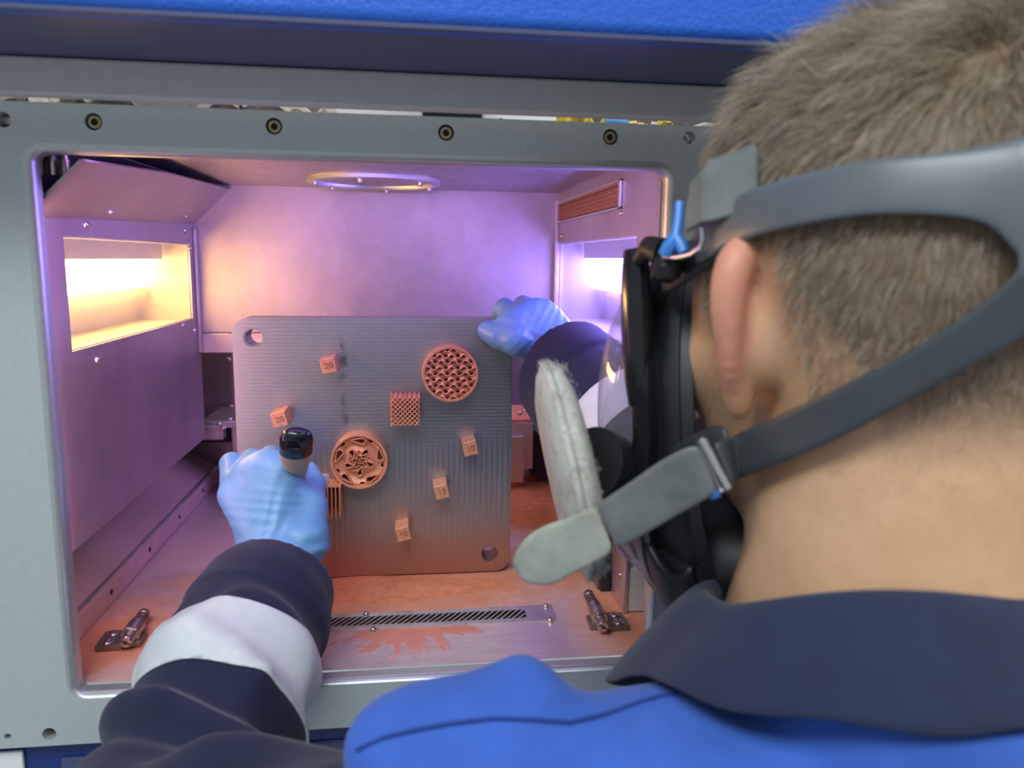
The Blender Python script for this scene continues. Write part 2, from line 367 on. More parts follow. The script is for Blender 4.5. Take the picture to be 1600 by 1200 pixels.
def field_mesh(fn, lo, hi, h, block=24):
    """evaluate fn only near the surface, then run nets"""
    lo = np.array(lo, float); hi = np.array(hi, float)
    n = np.ceil((hi - lo) / h).astype(int) + 1
    F = np.full(n, 1.0, np.float32)
    for i in range(0, n[0], block):
        for j in range(0, n[1], block):
            for k in range(0, n[2], block):
                e = np.minimum([i + block, j + block, k + block], n)
                cpt = lo + h * (np.array([i, j, k]) + e - 1) / 2; rad = np.linalg.norm((e - [i, j, k]) * h) / 2
                d = float(fn(cpt[None, :])[0])
                if abs(d) > rad * 1.35 + 0.012:
                    F[i:e[0], j:e[1], k:e[2]] = d; continue
                g = np.stack(np.meshgrid(*[lo[q] + h * np.arange([i, j, k][q], e[q]) for q in range(3)], indexing='ij'), -1)
                F[i:e[0], j:e[1], k:e[2]] = fn(g.reshape(-1, 3)).reshape(g.shape[:3])
    return nets(F, lo, h)
def np_mesh(name, V, Q, mat, parent=None, smooth=True):
    me = bpy.data.meshes.new(name)
    Q = np.asarray(Q); k = Q.shape[1]
    me.vertices.add(len(V)); me.vertices.foreach_set('co', np.asarray(V, np.float32).ravel())
    me.loops.add(Q.size); me.loops.foreach_set('vertex_index', Q.astype(np.int32).ravel())
    me.polygons.add(len(Q)); me.polygons.foreach_set('loop_start', (np.arange(len(Q)) * k).astype(np.int32))
    me.polygons.foreach_set('loop_total', np.full(len(Q), k, np.int32))
    me.update(calc_edges=True); me.validate()
    me.polygons.foreach_set('use_smooth', [smooth] * len(me.polygons))
    for mm in (mat if isinstance(mat, (list, tuple)) else [mat]): me.materials.append(mm)
    o = bpy.data.objects.new(name, me); COL.objects.link(o)
    if parent is not None: o.parent = parent
    return o
def smin(a, b, k):
    hh = np.clip(0.5 + 0.5 * (b - a) / k, 0, 1); return b * (1 - hh) + a * hh - k * hh * (1 - hh)
def smax(a, b, k): return -smin(-a, -b, k)
def cone(p, a, b, ra, rb):
    """capsule with a radius that changes from a to b"""
    a = np.asarray(a, float); b = np.asarray(b, float); ab = b - a
    t = np.clip(((p - a) @ ab) / max(ab @ ab, 1e-12), 0, 1)
    return np.linalg.norm(p - a - t[:, None] * ab, axis=1) - (ra + (rb - ra) * t)
def ell(p, c, r, Rm=None):
    q = p - np.asarray(c, float)
    if Rm is not None: q = q @ Rm
    q = q / np.asarray(r, float); k = np.linalg.norm(q, axis=1)
    k2 = np.linalg.norm(q / np.asarray(r, float), axis=1)
    return k * (k - 1) / np.maximum(k2, 1e-9)
def chain(p, pts, rs, k=0.004):
    d = None
    for i in range(len(pts) - 1):
        e = cone(p, pts[i], pts[i + 1], rs[i], rs[i + 1]); d = e if d is None else smin(d, e, k)
    return d
def wob(p, s, ph=0.0):
    """cheap smooth noise, about -1..1"""
    x, y, z = p[:, 0] * s, p[:, 1] * s, p[:, 2] * s
    a = np.sin(x + 1.7 * np.sin(y * 0.8 + ph) + ph) * np.cos(y * 1.1 + 1.3 * np.sin(z * 0.9 + ph))
    b = np.sin(z * 1.2 + 1.5 * np.sin(x * 0.7 - ph)) * np.cos(x * 0.6 + y * 0.5 + ph)
    return 0.6 * a + 0.5 * b

# ================================================================== THE PROCESS CHAMBER (the setting)
XL, XR, YB, ZF, ZC = -0.245, 0.1705, 0.92, -0.2985, 0.078
YF = 0.52                                       # front face of the door frame
FT = 0.531                                      # its back face

def rrect(x0, x1, z0, z1, r, n=6):
    pts = []
    for cx, cz, a0 in ((x1 - r, z1 - r, 0), (x0 + r, z1 - r, 90), (x0 + r, z0 + r, 180), (x1 - r, z0 + r, 270)):
        for i in range(n + 1):
            a = math.radians(a0 + 90 * i / n); pts.append((cx + r * math.cos(a), cz + r * math.sin(a)))
    return pts
def circ(cx, cz, r, n=20): return [(cx + r * math.cos(2 * math.pi * i / n), cz + r * math.sin(2 * math.pi * i / n)) for i in range(n)]

def plate_with_holes(name, outer, holes, y0, y1, mat, parent=None):
    """flat plate in XZ: front face y0 and back face y1 with real through openings"""
    bm = bmesh.new(); loops = []
    def ring(pts, y): return [bm.verts.new((x, y, z)) for x, z in pts]
    for y in (y0, y1):
        rings = [ring(outer, y)] + [ring(hh, y) for hh in holes]
        es = []
        for r in rings:
            for i in range(len(r)): es.append(bm.edges.new((r[i], r[(i + 1) % len(r)])))
        bmesh.ops.triangle_fill(bm, use_beauty=True, use_dissolve=False, edges=es)
        loops.append(rings)
    for a, b2 in zip(loops[0], loops[1]):
        for i in range(len(a)):
            j = (i + 1) % len(a); bm.faces.new((a[i], a[j], b2[j], b2[i]))
    bmesh.ops.recalc_face_normals(bm, faces=bm.faces)
    me = bpy.data.meshes.new(name); bm.to_mesh(me); bm.free(); me.materials.append(mat)
    o = bpy.data.objects.new(name, me); COL.objects.link(o)
    if parent is not None: o.parent = parent
    return o

# --- front frame of the chamber
OX0, OX1, OZ0, OZ1 = -0.2325, 0.1715, -0.3005, 0.0610
LIP = 0.0055
screw_xy = [on_y(x, y, YF) for x, y in ((146, 190), (428, 197), (697, 207), (954, 214))]
bores = [(on_y(1077, 215, YF), 0.0042), (on_y(5, 187, YF), 0.0046), (on_y(77, 1147, YF), 0.0046), (on_y(12, 1151, YF), 0.0023)]
low_screw = on_y(461, 1126, YF)
holes = [rrect(OX0 - LIP, OX1 + LIP, OZ0 - LIP * 0.6, OZ1 + LIP, 0.013)]
holes += [circ(p.x, p.z, 0.0052) for p in screw_xy + [low_screw]] + [circ(p.x, p.z, r) for p, r in bores]
fr = plate_with_holes('wall_front', [(-0.42, -0.3365), (0.50, -0.3365), (0.50, 0.0905), (-0.42, 0.0905)], holes, YF, FT, M['front_alu'])
tag(fr, kind='structure')
# rounded lip and inner reveal of the opening
mb = MB(); prof = []
for i in range(6):
    a = math.radians(90 * i / 5); prof.append((LIP * (1 - math.sin(a)), YF + LIP * (1 - math.cos(a))))
prof.append((0.0, FT + 0.001))
rings = []
for off, y in prof:
    rings.append([(x, y, z) for x, z in rrect(OX0 - off, OX1 + off, OZ0 - off * 0.6, OZ1 + off, max(0.0075 + off, 0.002))])
n = len(rings[0]); vs = [v for r in rings for v in r]; fs = []
for i in range(len(rings) - 1):
    for k in range(n): fs.append((i * n + k, i * n + (k + 1) % n, (i + 1) * n + (k + 1) % n, (i + 1) * n + k))
mb.add(vs, fs); lip = mb.build('opening_lip', M['chamfer_alu'], fr, smooth=True)
for p in screw_xy + [low_screw]:
    s = MB().lathe([(0, 0.0042), (0.0035, 0.0042), (0.0040, 0.0036), (0.0040, 0.0022), (0.0012, 0.0020)], (p.x, YF + 0.0055, p.z), (0, -1, 0), 20)
    so = s.build('socket_screw', M['brass_screw'], fr, smooth=True)
    MB().lathe([(0, 0.0021), (0.0006, 0.0021)], (p.x, YF + 0.0042, p.z), (0, -1, 0), hexa=True).build('hex_socket', M['dark_hole'], so)
    MB().lathe([(0, 0.0054), (0.004, 0.0054)], (p.x, YF + 0.0105, p.z), (0, -1, 0)).build('counterbore', M['dark_hole'], so)
for p, r in bores:
    b0 = MB().lathe([(0, r + 0.0004), (0.004, r + 0.0004)], (p.x, YF + (0.019 if r < .0044 else 0.013), p.z), (0, -1, 0)).build('bore_bottom', M['oxide'], fr)
    MB().lathe([(0, r * 0.45), (0.0004, r * 0.45)], (p.x - r * 0.1, YF + (0.0146 if r < .0044 else 0.0086), p.z - r * 0.1), (0, -1, 0)).build('pilot_hole', M['dark_hole'], b0)

# --- floor with the slot for the grille
gx0, gx1, gy0, gy1 = -0.192, 0.117, 0.5935, 0.6225
mb = MB()
def quad(x0, x1, y0, y1): mb.add([(x0, y0, ZF), (x1, y0, ZF), (x1, y1, ZF), (x0, y1, ZF)], [(0, 1, 2, 3)])
XW0, XW1 = -0.36, 0.30
for (a, b2, c, d) in ((XW0, XW1, YF + 0.013, gy0 + .004), (XW0, XW1, gy1 - .004, 1.12), (XW0, gx0 + .004, gy0 + .004, gy1 - .004), (gx1 - .012, XW1, gy0 + .004, gy1 - .004)):
    quad(a, b2, c, d)
fl = tag(mb.build('floor', M['floor']), kind='structure')
# front sill strip of the floor: a slightly lower machined step
MB().box(OX0, OX1, YF + 0.003, YF + 0.0128, ZF - 0.008, ZF - 0.0008).build('sill_strip', M['chamfer_alu'], fl, bevel=0.001)

# --- walls
def wall_window(name, x, y0, y1, z0, z1, wy0, wy1, wz0, wz1, th, mat):
    """a side wall sheet with a real window opening"""
    mb = MB(); s = 1 if x > 0 else -1
    ya, yb = y0, y1
    def slab(a, b2, c, d): mb.box(min(x, x + s * th), max(x, x + s * th), a, b2, c, d)
    slab(ya, wy0, z0, z1); slab(wy1, yb, z0, z1); slab(wy0, wy1, z0, wz0); slab(wy0, wy1, wz1, z1)
    return tag(mb.build(name, mat), kind='structure')
WL = (0.586, 0.896, -0.070, 0.0118)
wl = wall_window('wall_left', XL, FT, YB, -0.212, 0.0400, *WL, 0.0025, M['wall_steel'])
WR = (0.586, 0.912, -0.068, 0.0190)
wr = wall_window('wall_right', XR, FT, YB, -0.212, ZC, *WR, 0.0025, M['wall_steel'])
wb = tag(MB().box(XL - 0.06, XR + 0.06, YB, YB + 0.004, -0.088, ZC + 0.004).build('wall_back', M['back_steel'], bevel=0.0008), kind='structure')
MB().box(XL - 0.02, XR + 0.02, YB - 0.002, YB + 0.02, -0.112, -0.0885).build('ledge', M['wall_steel'], wb, bevel=0.0015)
# recessed lower rear wall
lw = tag(MB().box(XW0, XW1, 1.075, 1.08, ZF, -0.08).build('wall_rear_lower', M['wall_steel']), kind='structure')
cl = tag(MB().box(XL - 0.10, XR + 0.10, FT - 0.004, YB + 0.002, ZC, ZC + 0.004).build('ceiling', M['ceil_steel']), kind='structure')
# outer box behind the sheets, so that nothing leaks
shell = MB(); shell.box(XW0 - .01, XW0, FT, 1.12, ZF - .02, 0.10); shell.box(XW1, XW1 + .01, FT, 1.12, ZF - .02, 0.10)
shell.box(XW0, XW1, 1.12, 1.13, ZF - .02, 0.10)
tag(shell.build('wall_outer', M['oxide']), kind='structure')
# corner strips where the sheets meet the back wall
MB().box(XL, XL + 0.004, YB - 0.010, YB, -0.110, 0.03).build('corner_strip', M['wall_steel'], wl, bevel=0.001)
MB().box(XR - 0.005, XR, YB - 0.012, YB, -0.110, 0.07).build('corner_strip', M['wall_steel'], wr, bevel=0.001)

def dome_screw(p, axis, r, parent, mat='screw_steel', name='screw'):
    s = MB().lathe([(-0.001, r), (r * 0.35, r), (r * 0.75, r * 0.8), (r * 0.95, r * 0.45), (r * 0.95, r * 0.4), (r * 0.5, r * 0.36)], p, axis, 14)
    return s.build(name, M[mat], parent, smooth=True)
for px, py in ((133, 351), (288, 382 - 22), (296, 388), (151, 562), (285, 508), (303, 516)):
    p = on_x(px, py, XL); dome_screw(p, (1, 0, 0), 0.0029, wl)
for px, py in ((879, 369), (864, 397), (869, 512)):
    p = on_x(px, py, XR); dome_screw(p, (-1, 0, 0), 0.0029, wr)

# --- slanted sheet between the left wall and the ceiling
mb = MB()
A0 = Vector((XL, 0.535, 0.0225)); A1 = Vector((XL, YB, 0.0345)); B1 = Vector((-0.205, YB, 0.0735)); B0 = Vector((-0.204, 0.70, 0.0765)); B00 = Vector((-0.2085, 0.535, 0.0575))
_n = (A1 - A0).cross(B1 - A0)
for _v in (B0, B00): _v.z = A0.z - (_n.x * (_v.x - A0.x) + _n.y * (_v.y - A0.y)) / _n.z
mb.prism([A0, A1, B1, B0, B00], Vector((-0.0015, 0, 0.0017)))
dp = mb.build('slanted_sheet', M['wall_steel'], bevel=0.0003)
tag(dp, 'bright slanted steel sheet bridging the left wall and the chamber ceiling', 'metal sheet')
dome_screw((XL + 0.0075, 0.655, 0.0325), (0.7, 0, -0.7), 0.0022, dp); dome_screw((XL + 0.0075, 0.86, 0.040), (0.7, 0, -0.7), 0.0020, dp)
# valve stems, and an added black filler that keeps the upper left corner dark
vb = empty('corner_valve', (-0.262, 0.60, 0.045), 'valve stems with an added black filler in the dark upper left chamber corner', 'valve')
keep(MB().prism([(-0.34, 0.555, 0.0300), (-0.2520, 0.555, 0.0300), (-0.2220, 0.555, 0.0740), (-0.34, 0.555, 0.0765)], (0, 0.30, 0.002)).build('corner_shade_fill', M['black_plastic'], bevel=0.002), vb)
for k in range(3):
    x = -0.2400 + k * 0.0075
    keep(MB().lathe([(0, 0.0034), (0.010, 0.0034), (0.010, 0.0026), (0.020, 0.0026)], (x, 0.548, 0.050), (0, 0, 1), 14).build('valve_stem', M['oxide' if k != 1 else 'nickel'], smooth=True), vb)

# --- lamp windows: a lit box behind a glass pane in each side wall
def lamp_window(num, s, x, W, led_mat, label):
    y0, y1, z0, z1 = W
    d = 0.060 * s
    ye = on_x(253, 415, x + .040 * s).y if s < 0 else on_x(888, 425, x + .040 * s).y
    wn = MB()
    xa, xb = x + 0.0025 * s, x + d
    # box walls as thin slabs: back, top, bottom, two ends
    def slab(a, b2, c, e, f, g): wn.box(min(a, b2), max(a, b2), c, e, f, g)
    slab(xb, xb + .002 * s, y0 - .02, y1 + .02, z0 - .02, z1 + .03)
    slab(xa, xb, y0 - .02, y1 + .02, z1 + .028, z1 + .030); slab(xa, xb, y0 - .02, y1 + .02, z0 - .004, z0 - .002)
    slab(xa, xb, y0 - .022, y0 - .02, z0 - .004, z1 + .03); slab(xa, xb, y1 + .006, y1 + .008, z0 - .004, z1 + .03)
    w = tag(wn.build('window_%d' % num, M['lamp_box']), kind='structure')
    MB().box(min(x + .0008 * s, x + .0022 * s), max(x + .0008 * s, x + .0022 * s), y0 - .001, y1 + .001, z0 - .001, z1 + .001).build('pane', M['glass'], w)
    fm = MB()
    for (c, e, f, g) in ((y0 - .004, y1 + .004, z1 - .001, z1 + .004), (y0 - .004, y1 + .004, z0 - .004, z0 + .001), (y0 - .004, y0 + .001, z0, z1), (y1 - .001, y1 + .004, z0, z1)):
        fm.box(min(x + .002 * s, x + .005 * s), max(x + .002 * s, x + .005 * s), c, e, f, g)
    fm.build('window_frame', M['chamfer_alu'], w, bevel=0.0005)
    # lamp: a tilted LED board on a bracket along the top of the box
    lt = empty('led_lamp', (x + 0.04 * s, (y0 + y1) / 2, z1 - 0.02), *label)
    r = Matrix.Translation((x + 0.046 * s, 0, z1 - 0.029)) @ Matrix.Rotation(math.radians(-16) * s, 4, 'Y')
    keep(MB().box(-0.001, 0.001, y0 - 0.012, ye + 0.003, 0.0165, 0.0195, r).build('lamp_rail', M['chamfer_alu'], bevel=0.0005), lt)
    keep(MB().box(-0.0055 * s - .0006, -0.0055 * s + .0006, y0 - 0.010, ye, -0.017 - .006 * (s > 0), 0.016, r).build('led_board', led_mat), lt)
    keep(MB().box(x + 0.033 * s - .001, x + 0.030 * s + .001, y0, y1, z1 - .0165, z1 + .028).build('bracket', M['lamp_box']), lt)
    for k in range(3):
        yy = y0 + (0.12 + 0.36 * k) * (y1 - y0)
        o = MB().lathe([(0, .0022), (.0012, .0022), (.002, .0012)], (x + .0319 * s, yy, z1 - .008), (-s, 0, 0), 12).build('screw', M['screw_steel'], smooth=True); keep(o, lt)
    return w
lamp_window(1, -1, XL, WL, M['led_warm'], ('warm white LED lamp glowing behind the left chamber window', 'lamp'))
lamp_window(2, 1, XR, WR, M['led_cool'], ('blue white LED lamp glowing behind the right chamber window', 'lamp'))

# --- perforated gas outlet in the right wall
vt = empty('gas_outlet', (XR, 0.78, 0.056), 'long perforated outlet grille high on the right chamber wall', 'grille')
v0, v1, vz0, vz1 = 0.632, 0.938, 0.0425, 0.0665
mb = MB(); xi = XR - 0.0012
for (c, e, f, g) in ((v0, v1, vz1 - .002, vz1), (v0, v1, vz0, vz0 + .002), (v0, v0 + .006, vz0, vz1), (v1 - .003, v1, vz0, vz1)):
    mb.box(xi - .0012, XR - .0001, c, e, f, g)
keep(mb.build('outlet_frame', M['chamfer_alu'], bevel=0.0003), vt)
keep(MB().box(XR - .0006, XR - .0003, v0, v1, vz0, vz1).build('outlet_backing', M['dark_hole']), vt)
keep(MB().box(XR - .0016, XR - .0007, v0 + .0055, v0 + .0085, vz0 + .0015, vz1 - .0015).build('end_slot', M['dark_hole']), vt)
mb = MB()
for k in range(5): mb.box(XR - .0011, XR - .0007, v0 + .010, v1 - .003, vz0 + .004 + k * .0037, vz0 + .0052 + k * .0037)
for k in range(84): mb.box(XR - .0012, XR - .0007, v0 + .012 + k * .00345, v0 + .0138 + k * .00345, vz0 + .003, vz0 + .0195)
mb.box(XR - .0011, XR - .0007, v0 + .010, v1 - .003, vz0 + .0188, vz1 - .002)
keep(tag(mb.build('perforated_sheet', M['copper_dark']), kind='stuff'), vt)
for yy in (0.632, 0.936):
    keep(dome_screw((XR, yy + .002, vz0 - .004), (-1, 0, 0), 0.0019, None), vt)

# --- laser window flange in the ceiling
rc = Vector((-0.040, 0.822, ZC))
rg = empty('laser_window_flange', rc, 'round metal flange with clips set in the chamber ceiling', 'flange')
keep(MB().lathe([(-0.001, 0.0675), (0.0035, 0.0675), (0.0045, 0.0655), (0.0045, 0.060), (0.002, 0.0585), (-0.001, 0.0585)], rc, (0, 0, -1), 56, caps=False).build('flange_ring', M['chamfer_alu'], smooth=True), rg)
keep(MB().lathe([(0.0, 0.0585), (0.0006, 0.0585), (0.0012, 0.050)], rc, (0, 0, -1), 48).build('window_disc', M['ceil_steel'], smooth=True), rg)
for k in range(6):
    a = math.radians(20 + 60 * k); p = rc + Vector((0.0605 * math.cos(a), 0.0605 * math.sin(a), -0.0045))
    keep(MB().lathe([(0, .0026), (.003, .0026), (.0036, .002)], p, (0, 0, -1), 12).build('clip', M['screw_steel'], smooth=True), rg)

# --- rails along the foot of both side walls
def rail(name, label, x0, x1, y0, y1, z1, side):
    t = empty(name, ((x0 + x1) / 2, y0, ZF), label, 'rail')
    if side < 0: prf = [(x1, ZF + .0005), (x1, z1), (x0, z1 + .052), (x0, ZF + .0005)]
    else: prf = [(x0, ZF + .0005), (x0, z1), (x1, z1 + .045), (x1, ZF + .0005)]
    keep(MB().prism([(a, y0, b2) for a, b2 in prf], (0, y1 - y0, 0)).build('rail_body', M['dusty_steel'], bevel=0.0012), t)
    xe = x1 if side < 0 else x0
    lipx = (xe - 0.007, xe - 0.0005) if side < 0 else (xe + 0.0005, xe + 0.007)
    keep(MB().box(*lipx, y0, y1 - .002, z1 - 0.0005, z1 + 0.0028).build('rail_lip', M['rail_steel'], bevel=0.0008), t)
    for k in range(5):
        yy = y0 + 0.03 + k * (y1 - y0 - .05) / 4.6
        keep(MB().lathe([(0, .0024), (.0006, .0024)], (xe, yy, z1 - .0085), (1 if side < 0 else -1, 0, 0), 14).build('pin_hole', M['dark_hole']), t)
    return t
rail('guide_rail', 'long steel guide rail along the foot of the left wall', -0.345, -0.2605, FT + .002, 1.035, -0.2785, -1)
rail('guide_rail', 'long steel guide rail along the foot of the right wall', 0.196, 0.285, 0.700, 1.035, -0.2785, 1)

# --- recoater arm pieces at the back
def arm_left():
    t = empty('recoater_holder', (-0.235, 0.95, -0.214), 'copper dusted holder block with screws at the left rear corner', 'holder')
    d = M['copper_powder']
    keep(MB().box(-0.285, -0.2335, 0.955, 0.975, -0.2235, -0.2060).build('arm_bar', M['rail_steel'], bevel=0.002), t)
    keep(MB().box(-0.262, -0.185, 0.965, 1.06, -0.2105, -0.2020).build('top_plate', M['rail_steel'], bevel=0.001), t)
    keep(MB().box(-0.228, -0.185, 0.972, 1.04, ZF + 0.002, -0.2105).build('leg_block', M['rail_steel'], bevel=0.002), t)
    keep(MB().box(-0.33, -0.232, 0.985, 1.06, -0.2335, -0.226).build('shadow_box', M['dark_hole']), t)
    for px, py in ((342, 660), (349, 666), (359, 653)):
        q = on_z(px, py, -0.2000); keep(dome_screw((q.x, q.y, -0.2022), (0, 0, 1), 0.0034, None), t)
    return t
arm_left()
def arm_right():
    t = empty('recoater_carriage', (0.15, 0.99, -0.24), 'stepped steel carriage dusted with copper beside the right plate edge', 'carriage')
    keep(MB().box(0.100, 0.1525, 0.965, 1.03, -0.2710, -0.2080).build('carriage_block', M['rail_steel'], bevel=0.0012), t)
    keep(MB().box(0.100, 0.1395, 0.955, 0.9655, -0.2860, -0.2250).build('lower_block', M['rail_steel'], bevel=0.0012), t)
    keep(MB().prism([(0.100, 0.965, -0.2078), (0.1525, 0.965, -0.2078), (0.1525, 1.03, -0.2010), (0.112, 1.03, -0.2010)], (0, 0, 0.0035)).build('dusty_top', M['copper_powder'], bevel=0.0008), t)
    keep(MB().box(0.158, 0.190, 0.955, 0.985, -0.2235, -0.2060).build('arm_bar', M['rail_steel'], bevel=0.002), t)
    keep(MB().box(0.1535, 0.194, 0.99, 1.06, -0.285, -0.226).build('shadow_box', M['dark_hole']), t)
    keep(dome_screw((0.147, 1.0, -0.2000), (0, 0, 1), 0.0042, None), t)
    keep(dome_screw((0.137, 0.985, -0.2010), (0, 0, 1), 0.0032, None), t)
    return t
arm_right()
for px, py in ((361, 636), (821, 632), (357, 562)):
    p = on_y(px, py, 1.075); dome_screw(p, (0, -1, 0), 0.0040, lw)

# --- stop blocks at the right front corner of the floor
sb = empty('stop_block', (0.185, 0.64, ZF), 'grey steel block at the right front edge of the chamber floor', 'block')
keep(MB().box(0.1775, 0.235, 0.602, 0.622, ZF + .0005, -0.258).build('block_face', M['grey_paint'], bevel=0.0015), sb)
keep(MB().box(0.1755, 0.1795, 0.600, 0.640, ZF + .0005, -0.250).build('block_side', M['rail_steel'], bevel=0.0008), sb)
keep(dome_screw((0.1755, 0.612, -0.268), (-1, 0, 0), 0.0022, None), sb)
bb = empty('seal_block', (0.172, 0.66, ZF), 'black rubber seal block behind the grey stop block', 'block')
keep(MB().box(0.1665, 0.1765, 0.645, 0.70, ZF + .0005, -0.246).build('seal_body', M['black_plastic'], bevel=0.001), bb)
keep(MB().box(0.1650, 0.1668, 0.650, 0.70, ZF + .0005, -0.250).build('seal_plate', M['oxide'], bevel=0.0004), bb)

# --- slotted grille in the floor
gr = empty('floor_grille', (0, gy0, ZF), 'narrow slotted steel grille let into the powder covered floor', 'grille')
gm = MB(); zt = ZF + 0.0011
for (a, b2, c, d) in ((gx0, gx1, gy0, gy0 + .0062), (gx0, gx1, gy1 - .0062, gy1), (gx0, gx0 + .02, gy0 + .006, gy1 - .006), (gx1 - .0245, gx1, gy0 + .006, gy1 - .006)):
    gm.box(a, b2, c, d, ZF - .0008, zt)
keep(gm.build('grille_frame', M['grille_steel'], bevel=0.0003), gr)
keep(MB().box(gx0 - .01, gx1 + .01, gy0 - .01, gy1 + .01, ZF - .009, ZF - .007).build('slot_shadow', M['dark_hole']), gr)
slat = MB(); sl = 0.0135
slat.prism([(-sl / 2 - .0008, gy0 + .0052, zt - .0006), (-sl / 2 + .0008, gy0 + .0052, zt - .0006), (sl / 2 + .0008, gy1 - .0052, zt - .0006), (sl / 2 - .0008, gy1 - .0052, zt - .0006)], (0, 0, 0.0005))
s0 = slat.build('slat', M['grille_steel']); keep(s0, gr); first = True
xx = gx0 + .031
s0.location.x = xx
while xx < gx1 - .0380:
    xx += 0.00515
    c = s0.copy(); COL.objects.link(c); c.location.x = xx
xm = gx1 - .0255
while True:
    xx += 0.00515
    tm = min(1.0, (xm - (xx - sl / 2)) / sl)
    if tm < 0.12: break
    ys, ye_ = gy0 + .0052, gy0 + .0052 + (gy1 - gy0 - .0104) * tm
    keep(MB().prism([(xx - sl / 2 - .001, ys, zt - .0006), (xx - sl / 2 + .001, ys, zt - .0006), (min(xm + .002, xx - sl / 2 + .001 + sl * tm), ye_, zt - .0006), (min(xm, xx - sl / 2 - .001 + sl * tm), ye_, zt - .0006)], (0, 0, .0005)).build('slat', M['grille_steel']), gr)
for px, py in ((853, 948), (860, 970), (583, 984), (572, 960)):
    p = on_z(px, py, zt); keep(dome_screw((p.x, p.y, zt), (0, 0, 1), 0.0026, None), gr)

# --- copper powder lying in drifts (uncountable)
def heap(name, cx, cy, rx, ry, hz, label, n=46):
    vs, fs = [], []
    P = np.array([[cx + rx * (2 * i / n - 1), cy + ry * (2 * j / n - 1), 0] for j in range(n + 1) for i in range(n + 1)])
    u = np.array([[2 * i / n - 1, 2 * j / n - 1] for j in range(n + 1) for i in range(n + 1)])
    r = np.sqrt((u ** 2).sum(1)); nz = wob(P, 70, cx * 10) * 0.35 + wob(P, 190, cy * 9) * 0.18
    z = np.maximum(0, (1 - r * (1.0 + 0.25 * wob(P, 40, 2))) * (1 + nz)) * hz
    P[:, 2] = ZF - 0.0006 + z
    Q = [(j * (n + 1) + i, j * (n + 1) + i + 1, (j + 1) * (n + 1) + i + 1, (j + 1) * (n + 1) + i) for j in range(n) for i in range(n)]
    Q = [q for q in Q if max(z[k] for k in q) > 0]
    o = np_mesh(name, P, np.array(Q), M['copper_powder'])
    return tag(o, label, 'powder', None, 'stuff')
heap('copper_powder', -0.03, 0.672, 0.125, 0.036, 0.0045, 'orange copper powder drift along the lower edge of the build plate')
heap('copper_powder', 0.175, 0.75, 0.075, 0.05, 0.003, 'orange copper powder heaped on the floor behind the grey strap end')
heap('copper_powder', 0.145, 0.93, 0.06, 0.11, 0.006, 'rippled copper powder bank behind the right edge of the plate')
heap('copper_powder', -0.015, 0.648, 0.022, 0.006, 0.0025, 'small crumbs of copper powder just behind the floor grille', 20)

# --- shock absorbers on the floor
def absorber(p_tail, p_head, side, label):
    """p_tail: slotted end near the viewer, p_head: plunger end"""
    a = Vector(p_tail); d = (Vector(p_head) - a); L = d.length; d.normalize()
    r = 0.0052; z = ZF + 0.0078
    org = Vector((a.x, a.y, z))
    t = empty('shock_absorber', (a.x, a.y, ZF), label, 'shock absorber', 'shock absorbers on the chamber floor')
    keep(MB().lathe([(0, .0040), (.0008, .0046), (L * .12, .0046), (L * .12, .0050), (L * .20, .0050)], org, d).build('slotted_end', M['nickel'], smooth=True), t)
    sd = d.cross(Vector((0, 0, 1)))
    keep(MB().lathe([(0, .0014), (.0004, .0014)], org - d * .0003, d, 12).build('centre_hole', M['dark_hole']), t)
    bx = Matrix.Translation(org - d * .0002) @ Matrix.Rotation(math.atan2(d.y, d.x), 4, 'Z') @ Matrix.Rotation(0.5, 4, 'X')
    keep(MB().box(-.0002, .0003, -.004, .004, -.0004, .0004, bx).build('slot', M['dark_hole']), t)
    keep(MB().lathe([(L * .20, .0068), (L * .205, .0074), (L * .255, .0074), (L * .26, .0068)], org, d, hexa=True).build('hex_nut', M['nickel'], bevel=0.0004), t)
    th = [(L * .26, .0066), (L * .56, .0066)] if side < 0 else [(L * .26, .0058), (L * .30, .0063), (L * .58, .0063)]
    keep(MB().lathe(th, org, d).build('body', M['nickel'], smooth=True), t)
    keep(MB().lathe([(L * .56, .0050), (L * .74, .0050), (L * .76, .0042)], org, d).build('sleeve', M['oxide'], smooth=True), t)
    keep(MB().lathe([(L * .76, .0021), (L * .90, .0021)], org, d, 12).build('plunger_rod', M['nickel'], smooth=True), t)
    keep(MB().lathe([(L * .88, .0040), (L * .89, .0046), (L * .97, .0046), (L, .0038)], org, d).build('plunger_head', M['oxide'], smooth=True), t)
    nrm = Vector((0, 0, 1)).cross(d) * (1 if side < 0 else -1)
    c = org + d * L * .31 + nrm * .0135; c.z = ZF
    R = Matrix.Translation(c) @ Matrix.Rotation(math.atan2(d.y, d.x), 4, 'Z')
    br = keep(MB().box(-.0125, .0125, -.0095, .0095, .0003, .0050, R).build('bracket', M['oxide'], bevel=0.0006), t)
    br2 = keep(MB().box(-.0095, .0095, -.0105, .0105, .0003, .0046, Matrix.Translation(nrm * -.0115) @ R).build('clamp_foot', M['oxide'], bevel=0.0006), t)
    for k in (-.0068, .0068):
        q = c + d * k + nrm * .0022; q.z = ZF + .0048
        s = keep(MB().lathe([(0, .0044), (.0007, .0044), (.0012, .0038), (.0012, .0030), (.0020, .0028), (.0024, .002)], q, (0, 0, 1), 16).build('screw', M['nickel'], smooth=True), t)
    return t
p1_, p2_ = on_z(196, 1004, ZF + .008), on_z(226, 957, ZF + .008)
absorber(p1_, p2_, -1, 'shock absorber with slotted silver end at the left front of the floor')
p1_, p2_ = on_z(943, 980, ZF + .008), on_z(919, 927, ZF + .008)
absorber(p1_, p2_, 1, 'brown shock absorber at the right front of the floor by the grille')

